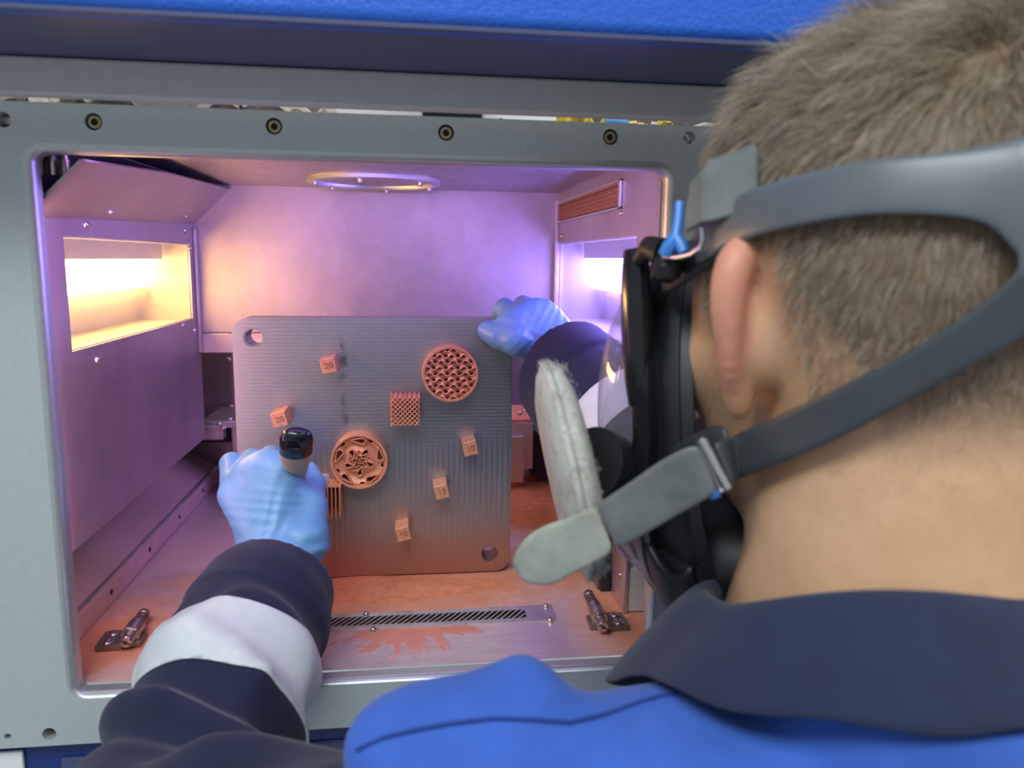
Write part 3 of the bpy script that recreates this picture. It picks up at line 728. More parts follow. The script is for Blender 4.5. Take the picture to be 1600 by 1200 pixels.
# ================================================================== BUILD PLATE AND PRINTED PARTS
PY = 0.698; PT = 0.028
pc = Vector((-0.0347, PY, ZF + 0.0012))
bp_ = empty('build_plate', (pc.x, pc.y + PT / 2, ZF), 'square steel build plate standing on edge with copper test prints', 'build plate')
W2, HH = 0.1245, 0.2435
hol = [(-W2 + .0185, HH - .0175), (W2 - .0195, .0180), (W2 - .0185, HH - .0175), (-W2 + .0185, .0180)]
pl = plate_with_holes('plate', rrect(-W2, W2, 0, HH, 0.0145, 8), [circ(x, z, .0076, 28) for x, z in hol], 0, PT, M['plate'])
bm = bmesh.new(); bm.from_mesh(pl.data)
es = [e for e in bm.edges if len(e.link_faces) == 2 and e.calc_face_angle(0) > 1.0 and abs(e.verts[0].co.y - e.verts[1].co.y) < 1e-6 and e.verts[0].co.y < 0.001]
bmesh.ops.bevel(bm, geom=es, offset=0.0012, segments=2, affect='EDGES'); bm.to_mesh(pl.data); bm.free()
pl.location = pc; keep(pl, bp_)
for i, (x, z) in enumerate(hol):
    o = MB().lathe([(.0008, .0077), (PT - .0008, .0077)], (0, 0, 0), (0, 1, 0), 28, caps=False).build('hole_sleeve', M['nickel'], smooth=True)
    o.location = (pc.x + x, pc.y, pc.z + z); keep(o, bp_)

def cube_part(px, py, rot, txt, label, p=0.025, w=0.0128):
    q = on_y(px, py, PY - p)
    t = empty('printed_cube', (q.x, PY, q.z), label, 'test cube', 'numbered copper test cubes on the build plate')
    h = w / 2
    o = MB().box(-h, h, -p, 0, -h * 1.02, h * 1.02).build('cube_body', M['copper'], t, bevel=0.0007)
    tx = text_mesh(txt, 0.0075, 0.00035, 'number', M['copper_dark'], t, (0.0004, -p - 0.0001, 0.0002), (math.radians(90), 0, 0))
    t.rotation_euler = (0, rot, 0)
    return t
R_ = math.radians
cube_part(513, 572, R_(-12), '20', 'copper test cube marked 20, uppermost on the build plate')
cube_part(436, 656, R_(-13), '20', 'copper test cube marked 20, just above the brush handle')
cube_part(735, 701, R_(-12), '10', 'copper test cube marked 10 near the right edge of the plate')
cube_part(690, 769, R_(-13), '15', 'copper test cube marked 15 below the pink lit cube')
cube_part(630, 835, R_(-13), '10', 'copper test cube marked 10, lowest on the build plate')

# gyroid disc
def gyroid_disc():
    q = on_y(704, 585, PY - 0.018); R0, p = 0.0252, 0.018
    t = empty('gyroid_disc', (q.x, PY, q.z), 'round copper disc filled with a wavy gyroid lattice', 'printed disc')
    def fn(P):
        x, y, z = P[:, 0], P[:, 1], P[:, 2]
        r = np.sqrt(x * x + z * z); k = 2 * math.pi / 0.0108
        g = np.sin(k * x + .4) * np.cos(k * z) + np.sin(k * z) * np.cos(k * y + 0.9) + np.sin(k * y + 0.9) * np.cos(k * x + .4)
        wallsd = np.abs(g) / (k * 1.35) - 0.00062
        inn = np.maximum(wallsd, np.maximum(r - 0.0240, np.abs(y + p / 2) - p / 2 + 0.0004))
        return np.maximum(np.minimum(inn, 1e9), -1e9)
    V, Q = field_mesh(fn, (-.026, -p - .001, -.026), (.026, .001, .026), 0.00042, 40)
    np_mesh('gyroid_core', V, Q, M['copper'], t)
    MB().lathe([(0.0, .0244), (-.0, .0228), (p - .0005, .0228), (p, .0231), (p, .0249), (p - .0006, .0253), (0, .0253)], (0, 0, 0), (0, -1, 0), 72, caps=False).build('disc_rim', M['copper'], t, smooth=True, angle=0.5)
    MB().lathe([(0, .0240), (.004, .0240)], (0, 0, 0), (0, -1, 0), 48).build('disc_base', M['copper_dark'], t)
gyroid_disc()

def flower_disc():
    q = on_y(561, 722, PY - 0.018); p = 0.018
    t = empty('flower_disc', (q.x, PY, q.z), 'round copper disc with a five petal flower lattice', 'printed disc')
    def seg(P, a, b, r): return cone(P, a, b, r, r)
    def fn(P):
        x, y, z = P[:, 0], P[:, 1], P[:, 2]
        r = np.hypot(x, z); th = np.arctan2(z, x); w5 = 2 * math.pi / 5
        d = np.full(len(P), 1.0)
        def fold(off): 
            a = (th - off + w5 / 2) % w5 - w5 / 2; return r * np.cos(a), r * np.sin(a)
        # outer teardrops, lying along the rim
        u, v = fold(0.35)
        def tear(uu, vv, c, ang, L, wd):
            cu, cv = c; ca, sa = math.cos(ang), math.sin(ang)
            s = (uu - cu) * ca + (vv - cv) * sa; tt = -(uu - cu) * sa + (vv - cv) * ca
            f = np.clip(s / L, 0, 1); rad = wd * (1 - 0.92 * f)
            return np.hypot(s - f * L, tt) - rad
        o1 = tear(u, v, (0.0186, -0.0035), R_(80), 0.0095, 0.0029)
        d = np.minimum(d, np.abs(o1) - 0.00050)
        u2, v2 = fold(0.35 + w5 / 2)
        o1b = tear(u2, v2, (0.0208, 0.0010), R_(95), 0.0050, 0.0016)
        # inner petals
        u3, v3 = fold(0.95)
        o2 = tear(u3, v3, (0.0108, 0.0), R_(160), 0.0062, 0.00245)
        d = np.minimum(d, np.abs(o2) - 0.00048)
        o2b = tear(u3, v3, (0.0075, -0.0048), R_(200), 0.0035, 0.0012)
        d = np.minimum(d, np.abs(o2b) - 0.0004)
        # connecting web between petals and the star
        star = r - (0.0028 + 0.0010 * np.cos(5 * (th - 0.95)))
        d = np.minimum(d, np.abs(star) - 0.00038)
        star2 = r - (0.0012 + 0.0004 * np.cos(5 * (th - 0.3)))
        d = np.minimum(d, np.abs(star2) - 0.00030)
        web = np.abs(r - (0.0050 + 0.0011 * np.cos(5 * (th - 0.3)))) - 0.00035
        d = np.minimum(d, web)
        walls = np.maximum(d, np.maximum(-y - (p - 0.0004), np.maximum(r - 0.0242, y + 0.002)))
        hole = np.minimum(np.minimum(o1, o1b), np.minimum(o2, o2b)) + 0.0003
        basez = -(p - 0.0042) + 0.0014 * np.sin(r * 520)
        base = np.maximum(np.maximum(basez - y, r - 0.0242), y + 0.001)
        base = np.maximum(base, -np.maximum(hole, y + 0.0045 - 0.0))
        return np.minimum(walls, base) * 0.8
    V, Q = field_mesh(fn, (-.0255, -p - .001, -.0255), (.0255, .0, .0255), 0.00040, 40)
    np_mesh('flower_core', V, Q, M['copper'], t)
    MB().lathe([(0.0, .0230), (p - .0005, .0230), (p, .0233), (p, .0250), (p - .0006, .0254), (0, .0254)], (0, 0, 0), (0, -1, 0), 72, caps=False).build('disc_rim', M['copper'], t, smooth=True, angle=0.5)
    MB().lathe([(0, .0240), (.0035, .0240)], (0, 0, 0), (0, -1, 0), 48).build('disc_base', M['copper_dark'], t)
flower_disc()

def strut(mb, a, b, r):
    a, b = Vector(a), Vector(b); d = (b - a).normalized(); u = d.orthogonal().normalized(); w = d.cross(u)
    vs = [pp + (u * math.cos(k * math.pi / 2) + w * math.sin(k * math.pi / 2)) * r for pp in (a, b) for k in range(4)]
    mb.add(vs, [(0, 1, 5, 4), (1, 2, 6, 5), (2, 3, 7, 6), (3, 0, 4, 7), (3, 2, 1, 0), (4, 5, 6, 7)])
def lattice_block():
    p = 0.027; q = on_y(633, 643, PY - p)
    t = empty('lattice_block', (q.x, PY, q.z), 'square copper block of crossed diagonal struts beside the wavy disc', 'printed block')
    w = 0.0252; n = 6; c = w / n; h = w / 2; mb = MB(); ny = 7; cy = p / ny
    for i in range(n):
        for j in range(n):
            for k in range(ny):
                if not (k >= ny - 2 or i == 0 or j in (0, n - 1) or i == n - 1): continue
                x0, z0, y0 = -h + i * c, -h + j * c, -k * cy
                m = (x0 + c / 2, y0 - cy / 2, z0 + c / 2)
                for dx in (0, 1):
                    for dz in (0, 1):
                        for dy in (0, 1):
                            strut(mb, m, (x0 + dx * c, y0 - dy * cy, z0 + dz * c), 0.00052)
    for i in range(n):
        for j in range(n):
            x0, z0 = -h + i * c, -h + j * c
            strut(mb, (x0, -p, z0), (x0 + c, -p, z0 + c), .00062); strut(mb, (x0 + c, -p, z0), (x0, -p, z0 + c), .00062)
    for i in range(n + 1):   # upright columns on the upper and the left face
        strut(mb, (-h + i * c, 0, h), (-h + i * c, -p, h), .00065); strut(mb, (-h, 0, -h + i * c), (-h, -p, -h + i * c), .0006)
    tag(mb.build('strut_lattice', M['copper'], t), kind='stuff')
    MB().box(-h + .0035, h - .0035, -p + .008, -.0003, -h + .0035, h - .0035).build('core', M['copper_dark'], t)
    return t
lattice_block()
def fin_block():
    p = 0.027; q = on_y(509, 786, PY - p)
    t = empty('fin_block', (q.x, PY, q.z), 'copper block of thin ribbed fins partly hidden by the left glove', 'printed block')
    w, h = 0.0265, 0.0145
    MB().box(-w / 2, w / 2, -.004, -.0003, -h, h).build('base', M['copper_dark'], t)
    for i in range(8):
        x = -w / 2 + .0012 + i * (w - .0024) / 7; mb = MB()
        for k in range(10):
            z = -h + .0014 + k * .00292
            mb.box(x - .00055, x + .00055, -p, -.003, z - .0010, z + .0010); mb.box(x - .0004, x + .0004, -p + .0006, -.003, z + .0008, z + .0022)
        mb.build('fin', M['copper'], t)
    MB().box(-w / 2, w / 2, -p + .001, -.003, h - .0006, h + .0004).build('top_sheet', M['copper'], t)
fin_block()

# ================================================================== THE MACHINE ABOVE AND BELOW THE OPENING
hd = empty('machine_hood', (0.0, 0.44, 0.112), 'blue and grey machine hood hanging over the chamber opening', 'machine hood')
keep(MB().box(-0.75, 0.95, 0.500, 0.512, 0.0912, 0.1125).build('grey_beam', M['grey_paint'], bevel=0.0016), hd)
keep(MB().box(-0.75, 0.95, 0.408, 0.511, 0.1128, 0.1150).build('hood_underside', M['shaded_blue_paint']), hd)
mb = MB(); prof = [(0.404 + .012 * 0, .1128)]
out = [(0.418, 0.1126)] + [(0.406 + 0.008 * (1 - math.sin(a)), 0.1126 + 0.008 * (1 - math.cos(a))) for a in [math.pi / 2 * i / 6 for i in range(1, 7)]] + [(0.406, 0.33), (0.418, 0.33)]
mb.prism([(-0.75, y, z) for y, z in out], (1.70, 0, 0))
keep(mb.build('blue_front', M['blue_paint'], smooth=True, angle=0.6), hd)

M['plinth_shaded_blue'] = simple('plinth_paint_shaded', (0.006, 0.030, 0.16), 0.0, 0.35, 0.08, 60)  # blue panel, its shade under the frame put into a darker colour
base = empty('machine_plinth', (-0.3, 0.53, -0.45), 'shade-darkened blue machine plinth panel under the grey door frame', 'machine plinth')
keep(MB().box(-0.75, 0.95, 0.530, 0.56, -0.60, -0.3372).build('plinth_panel', M['plinth_shaded_blue'], bevel=0.002), base)
keep(MB().box(-0.250, -0.05, 0.5275, 0.5305, -0.50, -0.3520).build('lower_flap', M['shaded_blue_paint'], bevel=0.003), base)
lb = tag(MB().box(-0.40, -0.2740, 0.5265, 0.5298, -0.40, -0.3440).build('white_plate', M['white_panel'], bevel=0.001), 'small white plate on the blue plinth in the lower left corner', 'plate')

# things glimpsed through the slot between hood and frame
yb_ = 0.60
def slot_x(px, y): return on_y(px, 170, y).x
bk = tag(MB().box(-0.75, 0.95, 0.70, 0.71, 0.09, 0.30).build('wall_machine_inner', M['oxide']), kind='structure')
wp = tag(MB().box(slot_x(515, .66), slot_x(662, .66), .66, .665, .085, .16).build('white_cover', M['white_panel'], bevel=.001), 'white cover plate in the slot above the frame, left of the black box', 'cover plate')
wp2 = tag(MB().box(slot_x(755, .675), slot_x(920, .675), .675, .68, .085, .16).build('pale_cover', M['white_panel'], bevel=.001), 'pale cover plate in the slot, right of the black box', 'cover plate')
kb = empty('black_box', (slot_x(705, .62), .62, .11), 'black box in the slot above the second frame screw pair', 'box')
keep(MB().box(slot_x(660, .62), slot_x(753, .62), .62, .66, .098, .140).build('box_body', M['black_plastic'], bevel=.0015), kb)
keep(MB().box(slot_x(752, .62), slot_x(756, .62), .622, .66, .098, .140).build('box_edge', M['grey_paint'], bevel=.0005), kb)
kc = empty('black_clip', (slot_x(782, .65), .65, .10), 'small black cross shaped clip beside the black box', 'clip')
keep(MB().box(slot_x(756, .65), slot_x(795, .65), .65, .653, .1075, .1095).build('clip_bar', M['black_plastic']), kc)
keep(MB().box(slot_x(780, .65), slot_x(785, .65), .649, .654, .098, .1135).build('clip_post', M['black_plastic']), kc)
def hose(name, label, cat, mat, pxs, r, y, amp=0.004, ph=0.0, group=None):
    pts = []
    for i in range(13):
        tt = i / 12; px = pxs[0] + (pxs[1] - pxs[0]) * tt
        pts.append(Vector((slot_x(px, y), y + 0.01 * math.sin(3 * tt + ph), 0.1035 + amp * math.sin(math.pi * 2.2 * tt + ph))))
    return tag(MB().tube(pts, r, 10).build(name, M[mat], smooth=True), label, cat, group)
hose('yellow_hose', 'thick yellow hose curving down beside the pale cover', 'hose', 'yellow_hose', (880, 905), .006, .625, .012, 1.2, 'hoses in the slot above the frame')
hose('yellow_hose', 'yellow hose running into the blue fitting', 'hose', 'yellow_hose', (908, 952), .006, .62, .006, .3, 'hoses in the slot above the frame')
hose('yellow_hose', 'yellow hose leaving the brass end of the fitting', 'hose', 'yellow_hose', (1010, 1040), .0055, .63, .005, 2.4, 'hoses in the slot above the frame')
hose('cream_hose', 'cream hose with black bands at the right end of the slot', 'hose', 'cream_hose', (1022, 1140), .0050, .615, .003, 2.0, 'hoses in the slot above the frame')
bf = empty('pipe_fitting', (slot_x(964, .61), .61, .104), 'bright blue pipe fitting with a brass end in the slot', 'fitting')
keep(MB().lathe([(0, .0062), (.0015, .0068), (.0165, .0068), (.018, .006)], (slot_x(946, .61), .61, .1030), (1, 0, 0)).build('blue_sleeve', M['blue_fit'], smooth=True), bf)
keep(MB().lathe([(0, .005), (.003, .0058), (.006, .0058), (.007, .0045), (.012, .0045)], (slot_x(982, .61), .61, .1030), (1, 0, 0)).build('brass_end', M['brass'], smooth=True), bf)
for i, (px, w) in enumerate(((1046, .003), (1064, .0025))):
    tag(MB().lathe([(0, .0056), (w, .0056)], (slot_x(px, .615), .615 + .004, .1045), (1, -.2, 0), 14).build('cable_band', M['black_tape'], smooth=True), ('left' if i == 0 else 'right') + ' one of two black bands tied round the cream hose', 'cable band', 'black bands on the cream hose')
for i, (a, b2, r, mt, lab) in enumerate(((-5, 60, .007, 'oxide', 'dull brown pipe at the far left end of the slot'), (60, 130, .006, 'oxide', 'dark corrugated pipe left of the bright elbow'), (130, 205, .007, 'oxide', 'dark pipe reaching the bright brass elbow'), (318, 385, .0065, 'oxide', 'dull pipe right of the dark gap in the slot'), (385, 470, .007, 'oxide', 'dark pipe left of the pale hose end'), (440, 518, .006, 'cream_hose', 'pale hose end beside the white cover'))):
    hose('pipe', lab, 'pipe', mt, (a, b2), r, .60 + .006 * (i % 2), .004, i * 1.3, 'pipes in the slot above the frame')
el = tag(MB().tube([(slot_x(198, .6), .6, .094), (slot_x(203, .6), .6, .100), (slot_x(212, .6), .6, .105)], .004, 12).build('brass_elbow', M['brass'], smooth=True), 'bright brass elbow left of the dark gap in the slot', 'elbow')

# ================================================================== THE PERSON
M['skin'] = None
def mat_skin():
    m, nt, b = new_mat('skin')
    t = nt.nodes.new('ShaderNodeTexCoord')
    base = ramp(nt, noise(nt, 45, 5, 0.6), (0.3, (0.60, 0.335, 0.180)), (0.7, (0.70, 0.415, 0.238)))
    at_ = nt.nodes.new('ShaderNodeAttribute'); at_.attribute_name = 'flush'
    base = mixc(nt, at_.outputs['Fac'], base, (0.66, 0.25, 0.17))
    at2 = nt.nodes.new('ShaderNodeAttribute'); at2.attribute_name = 'stubble'
    base = mixc(nt, math2(nt, 'MULTIPLY', at2.outputs['Fac'], ramp(nt, noise(nt, 900, 2), (0.3, (0.35,) * 3), (0.6, (0.8,) * 3))), base, (0.17, 0.11, 0.075))
    lk(nt, base, b.inputs['Base Color'])
    b.inputs['Roughness'].default_value = 0.52
    b.inputs['Subsurface Weight'].default_value = 0.25; b.inputs['Subsurface Radius'].default_value = (0.8, 0.35, 0.2); b.inputs['Subsurface Scale'].default_value = 0.006
    bump(nt, b, noise(nt, 520, 4), 0.2, 0.0006)
    return m
M['skin'] = mat_skin()
def mat_cloth(name, col, bscale=1400, rough=0.85):
    m, nt, b = new_mat(name)
    f = noise(nt, 26, 4, 0.6)
    lk(nt, ramp(nt, f, (0.3, tuple(c * 0.86 for c in col)), (0.7, tuple(c * 1.12 for c in col))), b.inputs['Base Color'])
    b.inputs['Roughness'].default_value = rough; b.inputs['Sheen Weight'].default_value = 0.12; b.inputs['Sheen Roughness'].default_value = 0.5
    b.inputs['Specular IOR Level'].default_value = 0.25
    bump(nt, b, noise(nt, bscale, 2), 0.25, 0.0005)
    return m
M['navy_cloth'] = mat_cloth('navy_work_cloth', (0.015, 0.018, 0.045))
M['blue_cloth'] = mat_cloth('royal_blue_work_cloth', (0.042, 0.115, 0.46))
M['collar_cloth'] = mat_cloth('navy_collar_cloth', (0.020, 0.027, 0.062))
M['reflective'] = mat_cloth('silver_reflective_tape', (0.60, 0.62, 0.63), 2200, 0.42)
M['seam_cloth'] = mat_cloth('dark_seam', (0.016, 0.050, 0.24))
M['glove'] = simple('blue_nitrile', (0.135, 0.315, 0.54), 0.0, 0.42, 0.10, 40, 0.25, 0.0012, 90)
M['rubber'] = simple('black_rubber', (0.010, 0.0105, 0.012), 0.0, 0.48, 0.1, 80)
M['gloss_black'] = simple('gloss_black_plastic', (0.010, 0.010, 0.012), 0.0, 0.14, 0.1, 80)
M['strap'] = simple('grey_rubber_strap', (0.115, 0.128, 0.138), 0.0, 0.34, 0.10, 40, 0.1, 0.0005, 500)
M['strap_low'] = simple('charcoal_rubber_strap', (0.055, 0.062, 0.067), 0.0, 0.42, 0.10, 40)
M['strap_dark'] = simple('dark_rubber_strap', (0.030, 0.034, 0.037), 0.0, 0.42, 0.10, 40)
M['tab'] = simple('dusty_grey_strap_end', (0.17, 0.18, 0.17), 0.0, 0.55, 0.16, 70, 0.1, 0.0005, 500)
M['tail_dark'] = simple('dusted_strap', (0.135, 0.142, 0.138), 0.0, 0.42, 0.25, 45, 0.1, 0.0005, 400)
M['tail'] = simple('dusty_strap_tail', (0.29, 0.295, 0.245), 0.0, 0.55, 0.20, 60, 0.1, 0.0005, 400)
M['chrome'] = simple('bright_buckle_wire', (0.80, 0.78, 0.74), 1.0, 0.18, 0.05, 50)
M['keeper'] = simple('blue_strap_keeper', (0.05, 0.22, 0.62), 0.0, 0.4, 0.08, 60)
M['handle_black'] = simple('glossy_black_handle_end', (0.012, 0.012, 0.02), 0.0, 0.16, 0.1, 60)
M['handle_wood'] = simple('pale_wooden_handle', (0.52, 0.40, 0.26), 0.0, 0.42, 0.15, 40, 0.1, 0.0004, 200, stretch=(30, 4, 4))
M['bristle'] = simple('pale_bristle', (0.66, 0.60, 0.46), 0.0, 0.7, 0.15, 300)
M['visor'] = mat_glass('clear_visor', (0.90, 0.89, 0.95), 0.06, 0.03, 0.15)
def mat_felt():
    m, nt, b = new_mat('white_filter_felt')
    b.inputs['Base Color'].default_value = (0.60, 0.59, 0.52, 1)
    base = ramp(nt, noise(nt, 60, 5), (0.3, (0.46, 0.45, 0.385)), (0.7, (0.60, 0.59, 0.54)))
    dirt = math2(nt, 'MULTIPLY', ramp(nt, noise(nt, 130, 4), (0.52, (0, 0, 0)), (0.68, (1, 1, 1))), 0.45)
    lk(nt, mixc(nt, dirt, base, (0.22, 0.20, 0.18)), b.inputs['Base Color']); b.inputs['Roughness'].default_value = 0.95
    bump(nt, b, noise(nt, 800, 4), 0.6, 0.001); return m
M['felt'] = mat_felt()

V3 = lambda v: np.array((v[0], v[1], v[2]), float)
PSI, PHI = R_(12), R_(8)
hr = np.array((math.cos(PSI), math.sin(PSI), 0.0)); hf0 = np.array((-math.sin(PSI), math.cos(PSI), 0.0)); hu0 = np.array((0, 0, 1.0))
hf = hf0 * math.cos(PHI) - hu0 * math.sin(PHI); hu = hu0 * math.cos(PHI) + hf0 * math.sin(PHI)
HB = np.stack([hr, hf, hu], 1)                    # head axes as columns
E0 = V3(at(1150, 500, 0.325)) + 0.078 * hr + np.array((0, 0, -0.004))
def H(x, y, z): return E0 + HB @ np.array((x, y, z), float)
def to_head(P): return (P - E0) @ HB
NECK_T = H(0, -0.030, -0.045); NECK_B = np.array((0.203, 0.292, -0.185))
LS = np.array((0.002, 0.268, -0.259)); RS = np.array((0.392, 0.345, -0.252)); NB = np.array((0.203, 0.276, -0.250))
LE = V3(at(245, 1310, 0.415)); LW = V3(at(434, 890, 0.592))
RE = V3(at(1092, 792, 0.545)); RW = V3(at(870, 556, 0.702))
A = lambda x, y, d: V3(at(x, y, d))
LH = dict(wrist=(A(436, 884, .594), .027),
    mcp=[(A(441, 738, .606), .0130), (A(417, 729, .606), .0130), (A(389, 742, .606), .0125), (A(366, 774, .604), .0118)],
    fingers=[[A(441, 738, .606), A(452, 724, .648), A(474, 744, .664), A(482, 768, .655)],
             [A(417, 729, .606), A(424, 716, .650), A(446, 738, .668), A(462, 766, .660)],
             [A(389, 742, .606), A(393, 720, .646), A(418, 742, .668), A(438, 767, .664)],
             [A(366, 774, .604), A(362, 725, .630), A(390, 740, .655), A(414, 762, .655)]],
    fr=[(.0122, .0100, .0086, .0074), (.0124, .0102, .0088, .0076), (.0118, .0098, .0084, .0072), (.0112, .0092, .0076, .0064)],
    thumb=([A(474, 846, .598), A(484, 795, .612), A(487, 758, .634), A(483, 737, .652)], (.0180, .0130, .0108, .0085)))
RH = dict(wrist=(A(868, 555, .702), .026),
    mcp=[(A(802, 506, .684), .0128), (A(824, 492, .692), .0128), (A(846, 490, .700), .0125), (A(864, 503, .706), .0118)],
    fingers=[[A(806, 502, .684), A(789, 483, .716), A(781, 498, .750), A(780, 522, .752)],
             [A(826, 492, .692), A(818, 479, .738), A(812, 504, .762), A(812, 532, .758)],
             [A(846, 490, .700), A(840, 482, .745), A(832, 508, .764), A(830, 535, .758)],
             [A(864, 503, .706), A(858, 497, .745), A(848, 520, .760), A(842, 542, .754)]],
    fr=[(.0122, .0098, .0086, .0074), (.0124, .0102, .0088, .0076), (.0118, .0098, .0084, .0072), (.0112, .0092, .0076, .0064)],
    thumb=([A(842, 540, .690), A(806, 531, .676), A(780, 525, .682), A(763, 517, .688)], (.0175, .0128, .0110, .0098)))
def hand_sdf(p, hd_, off=0.0, arm=None):
    w, wr = hd_['wrist']; d = None
    for (m, r) in hd_['mcp']:
        e = cone(p, w, m, wr * 0.72, r * 1.05); d = e if d is None else smin(d, e, 0.012)
    d = smin(d, cone(p, w, w, wr, wr), 0.012)
    if arm is not None: d = smin(d, cone(p, w, w + (arm - w) * 0.35, wr * 1.02, wr * 1.2), 0.012)
    tp, tr = hd_['thumb']; th = chain(p, tp, tr, 0.005)
    th = smin(th, cone(p, w, tp[0], wr * .8, tr[0]), 0.01)
    th = smin(th, cone(p, tp[1], hd_['mcp'][0][0], .0075, .0085), 0.012)      # web of skin
    d = smin(d, th, 0.007)
    for pts, rs in zip(hd_['fingers'], hd_['fr']):
        d = smin(d, chain(p, pts, rs, 0.003), 0.0035)
    return d - off

def head_sdf(p):
    q = to_head(p); x = np.abs(q[:, 0]); qs = np.stack([x, q[:, 1], q[:, 2]], 1)
    d = ell(q, (0, -0.010, 0.042), (0.0755, 0.096, 0.082))
    d = smin(d, ell(q, (0, -0.040, 0.020), (0.068, 0.062, 0.068)), 0.03)
    d = smin(d, ell(q, (0, 0.042, -0.008), (0.0625, 0.052, 0.082)), 0.03)
    d = smin(d, ell(q, (0, 0.036, -0.066), (0.054, 0.048, 0.040)), 0.025)
    d = smin(d, ell(q, (0, 0.074, -0.094), (0.022, 0.020, 0.018)), 0.022)
    d = smin(d, ell(qs, (0.046, 0.066, -0.018), (0.020, 0.020, 0.016)), 0.02)
    d = smin(d, ell(qs, (0.026, 0.088, 0.030), (0.028, 0.010, 0.008)), 0.012)         # brow
    d = smax(d, -ell(qs, (0.031, 0.103, 0.010), (0.017, 0.014, 0.012)), 0.010)         # eye sockets
    d = smin(d, ell(qs, (0.031, 0.083, 0.010), (0.0125, 0.0125, 0.0125)), 0.003)       # eyes under lids
    d = smin(d, cone(q, (0, 0.094, 0.020), (0, 0.117, -0.024), 0.007, 0.0105), 0.010)  # nose
    d = smin(d, ell(qs, (0.010, 0.105, -0.028), (0.009, 0.010, 0.008)), 0.006)
    d = smin(d, ell(q, (0, 0.093, -0.056), (0.024, 0.010, 0.0065)), 0.005)             # lips
    d = smin(d, ell(q, (0, 0.091, -0.067), (0.021, 0.010, 0.0065)), 0.005)
    # ears: a flared, cupped shell with a rolled rim and a lobe
    ca, sa = math.cos(R_(50)), math.sin(R_(50))
    ex, ey, ez = x - 0.0665, q[:, 1] - 0.004, q[:, 2]
    tl = 0.20; ey2 = ey + ez * tl                       # the ear leans back a little
    u = -(ey2) * ca + ex * sa; v = ex * ca + ey2 * sa   # u runs out along the shell, v is across it
    el = np.stack([u, v, ez], 1)
    ear = ell(el, (0.013, 0.0012, 0.001), (0.0185, 0.0042, 0.0300))
    rim = None
    pts = [(-0.002, .001, .020), (0.006, .002, .0295), (0.018, .003, .0325), (0.0275, .004, .024), (0.0300, .004, .010), (0.0275, .003, -.005), (0.0205, .002, -.019), (0.0120, .001, -.0285)]
    tt_ = np.linspace(0, 7, 16); pa = np.array(pts); pi_ = np.stack([np.interp(tt_, range(8), pa[:, k]) for k in range(3)], 1)
    for _ in range(2): pi_[1:-1] = (pi_[:-2] + pi_[1:-1] * 2 + pi_[2:]) / 4
    rim = chain(el, list(pi_), list(np.interp(tt_, range(8), [.0044, .0060, .0070, .0072, .0062, .0048, .0042, .0040])), 0.003)
    ear = smin(ear, rim, 0.004)
    ear = smin(ear, ell(el, (0.0085, 0.0, -0.0300), (0.0085, 0.0042, 0.0095)), 0.006)
    ear = smin(ear, ell(el, (0.007, -0.008, -0.003), (0.014, 0.012, 0.021)), 0.006)      # back of the concha
    ear = smax(ear, -ell(el, (0.013, 0.0085, 0.000), (0.0125, 0.0060, 0.0190)), 0.003)
    return smin(d, ear, 0.006)
def neck_sdf(p):
    d = cone(p, NECK_T, NECK_B, 0.0560, 0.0610)
    d = smin(d, cone(p, H(-0.036, -0.040, -0.020), np.array((0.165, 0.335, -0.185)), 0.018, 0.016), 0.03)
    d = smin(d, cone(p, H(0, -0.062, 0.0), NECK_B + np.array((-0.006, -0.008, 0)), 0.026, 0.030), 0.03)
    return d
def body_sdf(p):
    d = smin(head_sdf(p), neck_sdf(p), 0.022)
    t = smin(cone(p, NB, LS, 0.048, 0.036), cone(p, NB, RS, 0.048, 0.036), 0.03)
    t = smin(t, ell(p, (0.205, 0.318, -0.44), (0.145, 0.080, 0.21)), 0.05)
    d = smin(d, t, 0.035)
    for s, e, w, hd_ in ((LS, LE, LW, LH), (RS, RE, RW, RH)):
        d = smin(d, chain(p, [s, e, w], (.040, .034, .0235), 0.02), 0.02)
        d = smin(d, hand_sdf(p, hd_, -0.0016, e), 0.006)
    return d
allp = np.array([E0, LS, RS, LE, LW, RE, RW, NB])
V, Q = field_mesh(body_sdf, (-0.235, 0.195, -0.70), (0.450, 0.765, 0.130), 0.0026, 20)
person = np_mesh('person', V, Q, M['skin'])
tag(person, 'person in navy and blue workwear and face mask reaching into the chamber', 'person')
q = to_head(V); x = np.abs(q[:, 0])
earw = np.clip((x - 0.074) / 0.012, 0, 1) * (np.abs(q[:, 2]) < 0.05) * (np.abs(q[:, 1]) < 0.06)
fa = person.data.attributes.new('flush', 'FLOAT', 'POINT'); fa.data.foreach_set('value', (earw * 0.75).astype(np.float32))
stub = np.clip((q[:, 1] + 0.004 * np.sin(q[:, 2] * 300) - 0.012) / 0.02, 0, 1) * np.clip((-0.012 - q[:, 2] + 0.02) / 0.03, 0, 1) * (q[:, 2] > -0.13) * 0.85
hairy = np.clip((q[:, 2] + 0.035 - 0.4 * np.clip(q[:, 1] + .01, -.05, .1)) / 0.035, 0, 1) * (q[:, 1] < 0.075) * (x < 0.078) * 1.3 * ~((x > 0.055) & (q[:, 1] < 0.020) & (q[:, 1] > -0.034 - 0.45 * np.clip(0.03 - q[:, 2], 0, .05)) & (q[:, 2] < 0.034))
sa_ = person.data.attributes.new('stubble', 'FLOAT', 'POINT'); sa_.data.foreach_set('value', np.clip(np.maximum(stub, hairy), 0, 1).astype(np.float32))

